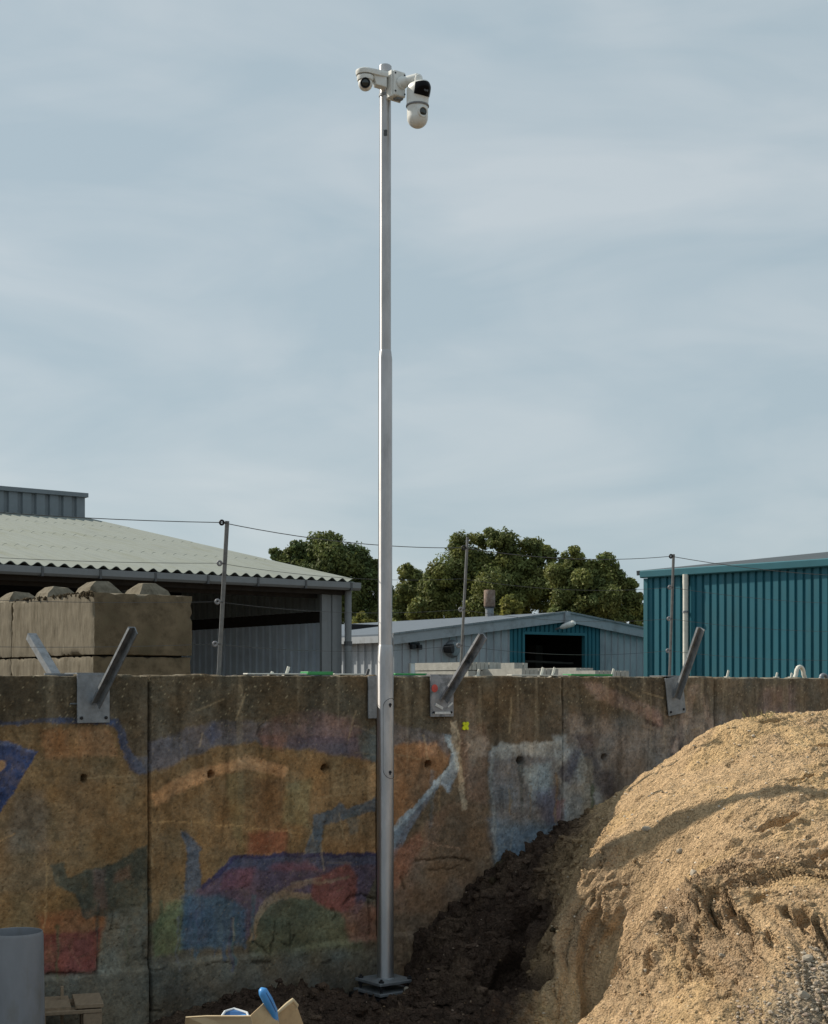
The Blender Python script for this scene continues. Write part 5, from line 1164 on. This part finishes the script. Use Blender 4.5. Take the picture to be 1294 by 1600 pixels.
# PTZ camera
pc = C3(932, 400, -.13); ztop = pc[2]; zmid = C3(0, 655, -.13)[2]; zbot = C3(0, 915, -.13)[2]; px0, py0 = pc[0], pc[1]
pz = thing('dome_camera', (px0, py0, zbot), 'white pan tilt dome camera with black window hanging from the arm', 'security camera')
m = MB(); a0 = bcn - by_ * (half * .75) + bx_ * .012 + UPV * (C3(0, 355, -.10)[2] - bcn[2]); a1 = np.array([px0 + .004, py0, C3(0, 312, -.13)[2]])
m.tube([a0, a0 * .75 + a1 * .25, a0 * .1 + a1 * .9, a1], [.038, .034, .029, .027], 20); m.build('arm', 'white_plastic', pz, smooth=60)
m = MB(); m.lathe((px0 + .004, py0, ztop - .01), [(.030, 0), (.030, .045), (.028, .062), (.019, .074), (.004, .078)], 28); m.build('neck', 'white_plastic', pz, smooth=60)
m = MB(); m.lathe(a0 - by_ * .0, [(.040, -.002), (.040, .012), (.034, .018)], 28, axis=-by_); m.build('arm_flange', 'white_plastic', pz, smooth=40)
# upper housing: shell that swells to a flat window front
fdir = np.array([.55, -.83, 0]); fdir /= np.linalg.norm(fdir); fs = np.array([-fdir[1], fdir[0], 0]); R_ = .071; hz_ = ztop - zmid
def ring_pt(an, t):                                       # an from front, t 0 bottom..1 top
    r = R_ * (1.0 if t < .72 else 1 - .22 * ((t - .72) / .28) ** 2); f = math.cos(an) * r; s2 = math.sin(an) * r
    bulge = .042 * sstep(.15, .75, t) * max(0, math.cos(an)) ** 1.2; return np.array([px0, py0, zmid + hz_ * t]) + fdir * (f + bulge) + fs * s2
G = np.array([[ring_pt(2 * math.pi * k / 48, t) for k in range(49)] for t in np.linspace(0, 1, 16)]); m = MB(); m.sheet(G); m.add([G[-1, k] for k in range(48)], [tuple(range(48))]); m.add([G[0, k] for k in range(48)], [tuple(range(48))]); hs = m.build('upper_housing', 'white_plastic', pz, smooth=50)
# black curved window, lower edge swept
aw = np.linspace(-.98, .98, 22); Gw = []
for a in aw:
    lo = .30 + .10 * (abs(a) / .98) ** 2; Gw.append([ring_pt(a, lo + (.93 - lo) * k / 10) + (fdir * math.cos(a) + fs * math.sin(a)) * .0025 for k in range(11)])
m = MB(); m.sheet(np.array(Gw)); win = m.build('window', 'black_gloss', hs, smooth=60)
for k in (-1, 1): m = MB(); m.lathe(ring_pt(.10 * k, .52) + fdir * .002, [(.001, 0), (.010, 0), (.008, .0022), (.001, .003)], 14, axis=fdir); m.build('led', 'galv_dark', win)
m = MB(); m.lathe((px0, py0, zmid - .006), [(R_ + .001, 0), (R_ + .004, .003), (R_ + .004, .010), (R_ + .001, .013)], 48, caps=False); m.build('seam_ring', 'grey_plastic', hs, smooth=40)
hb = zmid - zbot; rb = .068; prof = [(rb, hb), (rb, rb * 1.0)] + [(rb * math.cos(a), rb - rb * math.sin(a)) for a in np.linspace(.05, math.pi / 2 - .02, 14)]
m = MB(); m.lathe((px0, py0, zbot), prof, 48); bl_ = m.build('ball_housing', 'white_plastic', pz, smooth=60)
ldir = np.array([.50, -.84, -.12]); ldir /= np.linalg.norm(ldir); lc = np.array([px0, py0, zbot + hb * .66]); 
m = MB(); m.lathe(lc + ldir * .054, [(.038, 0), (.038, .014), (.034, .021), (.027, .021), (.025, .012)], 32, axis=ldir, caps=False); lr_ = m.build('lens_ring', 'white_plastic', bl_, smooth=40)
m = MB(); m.lathe(lc + ldir * .066, [(.027, .0), (.021, .005), (.012, .007), (.001, .008)], 28, axis=ldir); m.build('lens', 'lens_glass', lr_, smooth=60)
# turret camera, left
tcn = C3(312, 330, -.10); tu = thing('turret_camera', tcn - UPV * .09, 'white turret camera with round lens under a flat canopy, left of the mast top', 'security camera')
zc0, zc1 = C3(0, 290, -.10)[2], C3(0, 228, -.10)[2]; base_ = C3(552, 300, -.055)
def hull(cz, rr, off=0.0):
    P = []
    for k in range(29):
        an = math.radians(70 + 220 * k / 28); P.append(np.array([tcn[0] + math.cos(an) * rr, tcn[1] + math.sin(an) * rr, cz]))
    b_ = np.array([base_[0], base_[1], cz]); P.append(b_ + by_ * -.034); P.append(b_ + by_ * .034); return P
h_a = hull(zc0, .060); h_b = hull(zc0 + .016, .064); h_c = hull(zc1 - .006, .063); h_d = hull(zc1, .054); n = len(h_a); m = MB(); fsx = [tuple(range(n))[::-1], tuple(3 * n + k for k in range(n))]
for r in range(3): fsx += [(r * n + k, r * n + (k + 1) % n, (r + 1) * n + (k + 1) % n, (r + 1) * n + k) for k in range(n)]
m.add(h_a + h_b + h_c + h_d, fsx); m.build('canopy', 'white_plastic', tu, smooth=45)
bz0, bz1 = C3(0, 440, -.07)[2], zc0 + .004; bmid = (tcn * .42 + base_ * .58); dirb = base_ - tcn; dirb[2] = 0; lb = np.linalg.norm(dirb); dirb /= lb; sb = np.array([-dirb[1], dirb[0], 0])
m = MB(); P = [np.array([tcn[0], tcn[1], 0]) + dirb * a + sb * b + UPV * z for a, z in ((lb * .48, bz0 + .012), (lb, bz0), (lb, bz1), (lb * .32, bz1)) for b in (-.03, .03)]
m.add(P, [(0, 2, 4, 6), (1, 7, 5, 3), (0, 1, 3, 2), (2, 3, 5, 4), (4, 5, 7, 6), (6, 7, 1, 0)]); m.build('mount_base', 'white_plastic', tu, bevel=.004)
eb = np.array([tcn[0], tcn[1], C3(0, 386, -.10)[2]]); Re = .047
m = MB(); m.lathe(eb, [(Re * math.cos(a), Re * math.sin(a)) for a in np.linspace(-1.5, 1.5, 20)] , 40); m.lathe(eb + UPV * .0, [(.052, .018), (.055, .03), (.055, .045)], 40); ey = m.build('eyeball', 'white_plastic', tu, smooth=60)
ed = np.array([0.02, -.97, -.24]); ed /= np.linalg.norm(ed)
m = MB(); m.lathe(eb + ed * .036, [(.033, 0), (.033, .010), (.031, .0125), (.027, .0125), (.026, .006)], 36, axis=ed, caps=False); lr_ = m.build('lens_ring', 'black_metal', ey, smooth=40)
m = MB(); m.lathe(eb + ed * .040, [(.0275, 0), (.026, .004), (.017, .008), (.001, .010)], 32, axis=ed); m.build('lens', 'lens_glass', lr_, smooth=60)

# ================================================================== yellow survey mark sprayed on the wall
u, z = wall_uz(726, 1134); t = None; m = MB(); sgrid = .024
for (a, b, r) in ((-.6, .6, .55), (.6, .6, .55), (0, 0, .6), (-.6, -.7, .6), (.6, -.7, .55), (-.35, -.2, .4), (.4, .1, .4)):
    c = W(u + a * sgrid * 1.0, .0165 + .0003 * (a + b), z + b * sgrid); pr = [c + E * math.cos(k) * r * sgrid * random.uniform(.85, 1.15) + UPV * math.sin(k) * r * sgrid * random.uniform(.85, 1.15) for k in np.linspace(0, 2 * math.pi, 11)[:-1]]; m.extrude(pr, -N * .02)
tag(m.build('spray_mark', 'yellow_paint', origin=W(u, .016, z)), 'small bright yellow sprayed cross on the wall right of the mast', 'paint mark')

# ================================================================== things on the heap and at its foot
pA = at_d(774, 1360, .03); pB = at_d(872, 1316, .03); m = MB()
P = [pA + (pB - pA) * f + UPV * .012 * math.sin(f * 7) for f in np.linspace(0, 1, 12)]; m.tube(P, .016, 8, flat=(1, 1)); tag(m.build('edge_strip', 'dark_strip', origin=pA, smooth=60), 'dark plastic strip along the foot of the blue painted wall', 'strip')
for k, (x, y, L_, an, lab) in enumerate(((1050, 1197, .26, .05, 'dark rotten board sticking out of the sand beside the wall'), (1046, 1206, .18, -.22, 'dark splintered stick under the rotten board'))):
    c = pix(x - 8, y, depth_at(x, .74)); m = MB(); dv = E * math.cos(an) + UPV * math.sin(an)
    P = [c + dv * L_ * (f - .5) + UPV * .004 * math.sin(f * 9 + k) for f in np.linspace(0, 1, 7)]; m.tube(P, [.006, .018, .022, .020, .021, .018, .01], 8, flat=(1, .7)); tag(m.build('rotten_board', 'rot_wood', origin=c), lab, 'wood')
u, d = cast(915, 1432); z0_ = float(soil_z(u, d)[0]); p = W(u, d, z0_); m = MB()
m.tube([p + E * .03 + UPV * .0, p - E * .03 + UPV * .035 + N * .03, p - E * .09 + UPV * .02 + N * .05, p - E * .13 - UPV * .03 + N * .06], [.003, .0025, .002, .0015], 6); tag(m.build('root', 'rot_wood', origin=p), 'thin root curling out of the soil at the shadow edge', 'root')
# grass on the crest
u0, d0 = cast(1196, 1124); z0_ = float(soil_z(u0, d0)[0]); m = MB(); p = W(u0, d0, z0_)
for k in range(30):
    q = p + E * random.gauss(0, .12) + N * random.gauss(0, .03) - UPV * .02; h = random.uniform(.03, .085); l_ = np.array([random.gauss(0, .02), random.gauss(0, .02), h]); s_ = E * .0012
    m.add([q - s_, q + s_, q + l_ * .6 + s_ * .6 + np.array([0, 0, .0]), q + l_ + l_ * np.array([.5, .5, 0])], [(0, 1, 2), (0, 2, 3)])
tag(m.build('grass_tuft', 'grass', origin=p), 'sparse dry grass on the crest of the sand heap', 'grass', kind='stuff')

# grey pipe standing at the lower left
Yp = 7.7; pr_ = 42 / F * Yp; pcx = (24 - CX) / F * Yp; pzt = CAMZ - (1455.5 - HY) / F * Yp
m = MB(); m.lathe((pcx, Yp, -.1), [(pr_ * 1.10, 0), (pr_ * 1.02, pzt + .08), (pr_ * 1.0, pzt + .095), (pr_ * .985, pzt + .10), (pr_ * .965, pzt + .098), (pr_ * .96, pzt + .08), (pr_ * .98, .2)], 56, caps=False)
tag(m.build('plastic_pipe', 'grey_plastic', origin=(pcx, Yp, -.1), smooth=50), 'upright grey plastic pipe cut off at the lower left corner', 'pipe')
# pallet beside it
pf = pix(162, 1569, 8.12); pl0 = pix(118, 1572, 8.077); bxd = pf - pl0; bxd[2] = 0; bwid = np.linalg.norm(bxd); bxd /= bwid; byd = np.array([-bxd[1], bxd[0], 0]); zt = (pf[2] + pl0[2]) / 2
t = thing('wooden_pallet', np.array([pf[0], pf[1], -.08]), 'small weathered wooden pallet lying between the grey pipe and wall', 'pallet')
for k in range(4):
    j = random.uniform(-.01, .01); jl = (0, .02, .01, .03)[k]; c = pf - bxd * (bwid / 2 + k * (bwid + .022)) + byd * (.15 + jl) - UPV * .011
    m = MB(); m.box(np.array([c[0], c[1], zt - .011 + (0.004, -.006, .002, 0)[k]]), (bwid, .30, .022), (bxd, byd, UPV), bev=.002); m.build('deck_board', 'pallet_wood', t)
for s_ in (.035, .265):
    c = pf - bxd * .36 + byd * s_; m = MB(); m.box(np.array([c[0], c[1], zt - .034]), (.70, .09, .020), (bxd, byd, UPV), bev=.002); m.build('stringer_board', 'pallet_wood', t)
    for kk in (.06, .36, .66):
        c = pf - bxd * kk + byd * s_; m = MB(); m.box(np.array([c[0], c[1], (zt - .046 - .10) / 2 + .0]), (.10, .085, zt - .046 + .10), (bxd, byd, UPV), bev=.003); m.build('block', 'pallet_wood', t)
sp = pix(97, 1555, 8.28); m = MB(); m.box(sp - UPV * .06, (.016, .03, .22), (bxd, byd, UPV)); m.build('splinter', 'pallet_wood', t)

# cardboard box with flaps, tools inside
YB = 6.55
def bp(x, y, Y=YB): return pix(x, y, Y)
t = thing('cardboard_box', pix(385, 1700, YB + .1) * np.array([1, 1, 0]) + np.array([0, 0, -.05]), 'open cardboard box with raised flaps at the bottom edge', 'cardboard box')
zb_ = -.06
A = bp(286, 1614, 6.62); Bq = bp(402, 1604, 6.42); Cq = bp(478, 1612, 6.72); D = A + (Cq - Bq)
zr = min(A[2], Bq[2], Cq[2]) - .01
for p in (A, Bq, Cq, D): p[2] = zr
def panel(pts, mt, name, th=.005):
    pts = [np.asarray(p, float) for p in pts]; nrm = np.cross(pts[1] - pts[0], pts[2] - pts[0]); nrm /= np.linalg.norm(nrm); m = MB(); m.extrude(pts, nrm * th); return m.build(name, mt, t)
def dn(p): return np.array([p[0], p[1], zb_])
panel([A, Bq, dn(Bq), dn(A)], 'cardboard', 'side_panel'); panel([Bq, Cq, dn(Cq), dn(Bq)], 'cardboard', 'side_panel'); panel([Cq, D, dn(D), dn(Cq)], 'cardboard', 'side_panel'); panel([D, A, dn(A), dn(D)], 'cardboard', 'side_panel')
panel([A + UPV * .004, bp(290, 1590, 6.50), bp(322, 1588, 6.47), bp(392, 1588, 6.36), Bq + UPV * .004], 'cardboard_in', 'flap')       # left flap folded out, sunlit
fr = panel([Bq + UPV * .006 - N * .01, bp(371, 1608, 6.40), bp(388, 1590, 6.43), bp(413, 1567, 6.5), bp(433, 1590, 6.52), bp(440, 1608, 6.5)], 'cardboard', 'flap')
panel([bp(428, 1612, 6.55), bp(434, 1584, 6.56), bp(448, 1571, 6.6), bp(458, 1566, 6.64), bp(464, 1572, 6.66), bp(479, 1614, 6.72)], 'cardboard', 'flap')
m = MB(); m.tube([bp(431, 1585, 6.54), bp(440, 1577, 6.56), bp(448, 1570, 6.6), bp(457, 1563, 6.64), bp(464, 1571, 6.66), bp(462, 1578, 6.66)], [.006, .008, .009, .010, .009, .006], 8); m.build('torn_edge', 'cardboard_in', t, smooth=60)
panel([D + UPV * .004, bp(296, 1604, 6.9), bp(350, 1600, 6.95), Cq + UPV * .004], 'cardboard', 'flap')
t2 = thing('blue_handle_tool', bp(425, 1600, 6.52), 'tool with a bright blue plastic handle sticking up from the cardboard box', 'tool')
m = MB(); hp = [bp(431, 1604, 6.54), bp(427, 1580, 6.52), bp(419, 1564, 6.50), bp(411, 1550, 6.48), bp(407, 1546, 6.475)]
m.tube(hp, [.022, .026, .030, .028, .014], 16, flat=(1, .75)); m.build('handle', 'blue_plastic', t2, smooth=70)
m = MB(); m.tube([hp[1] + N * .02, hp[2] + N * .024, hp[3] + N * .021], .004, 6); m.build('grip_rib', 'blue_dark', t2)
t3 = thing('blue_tray', bp(362, 1600, 6.62), 'pale rimmed blue plastic case lying inside the cardboard box', 'case')
q = [bp(340, 1598, 6.6), bp(352, 1580, 6.66), bp(366, 1576, 6.7), bp(386, 1582, 6.66), bp(392, 1598, 6.6)]
m = MB(); m.extrude(q, np.array([.0, .10, -.03])); m.build('body', 'blue_dark', t3)
m = MB(); m.tube([p - np.array([0, .006, 0]) for p in q], .006, 8); m.build('rim', 'pale_film', t3, smooth=70)
m = MB(); m.tube([bp(352, 1592, 6.56), bp(384, 1588, 6.58)], .014, 10, flat=(1, .6)); m.build('grip', 'blue_plastic', t3, smooth=70)
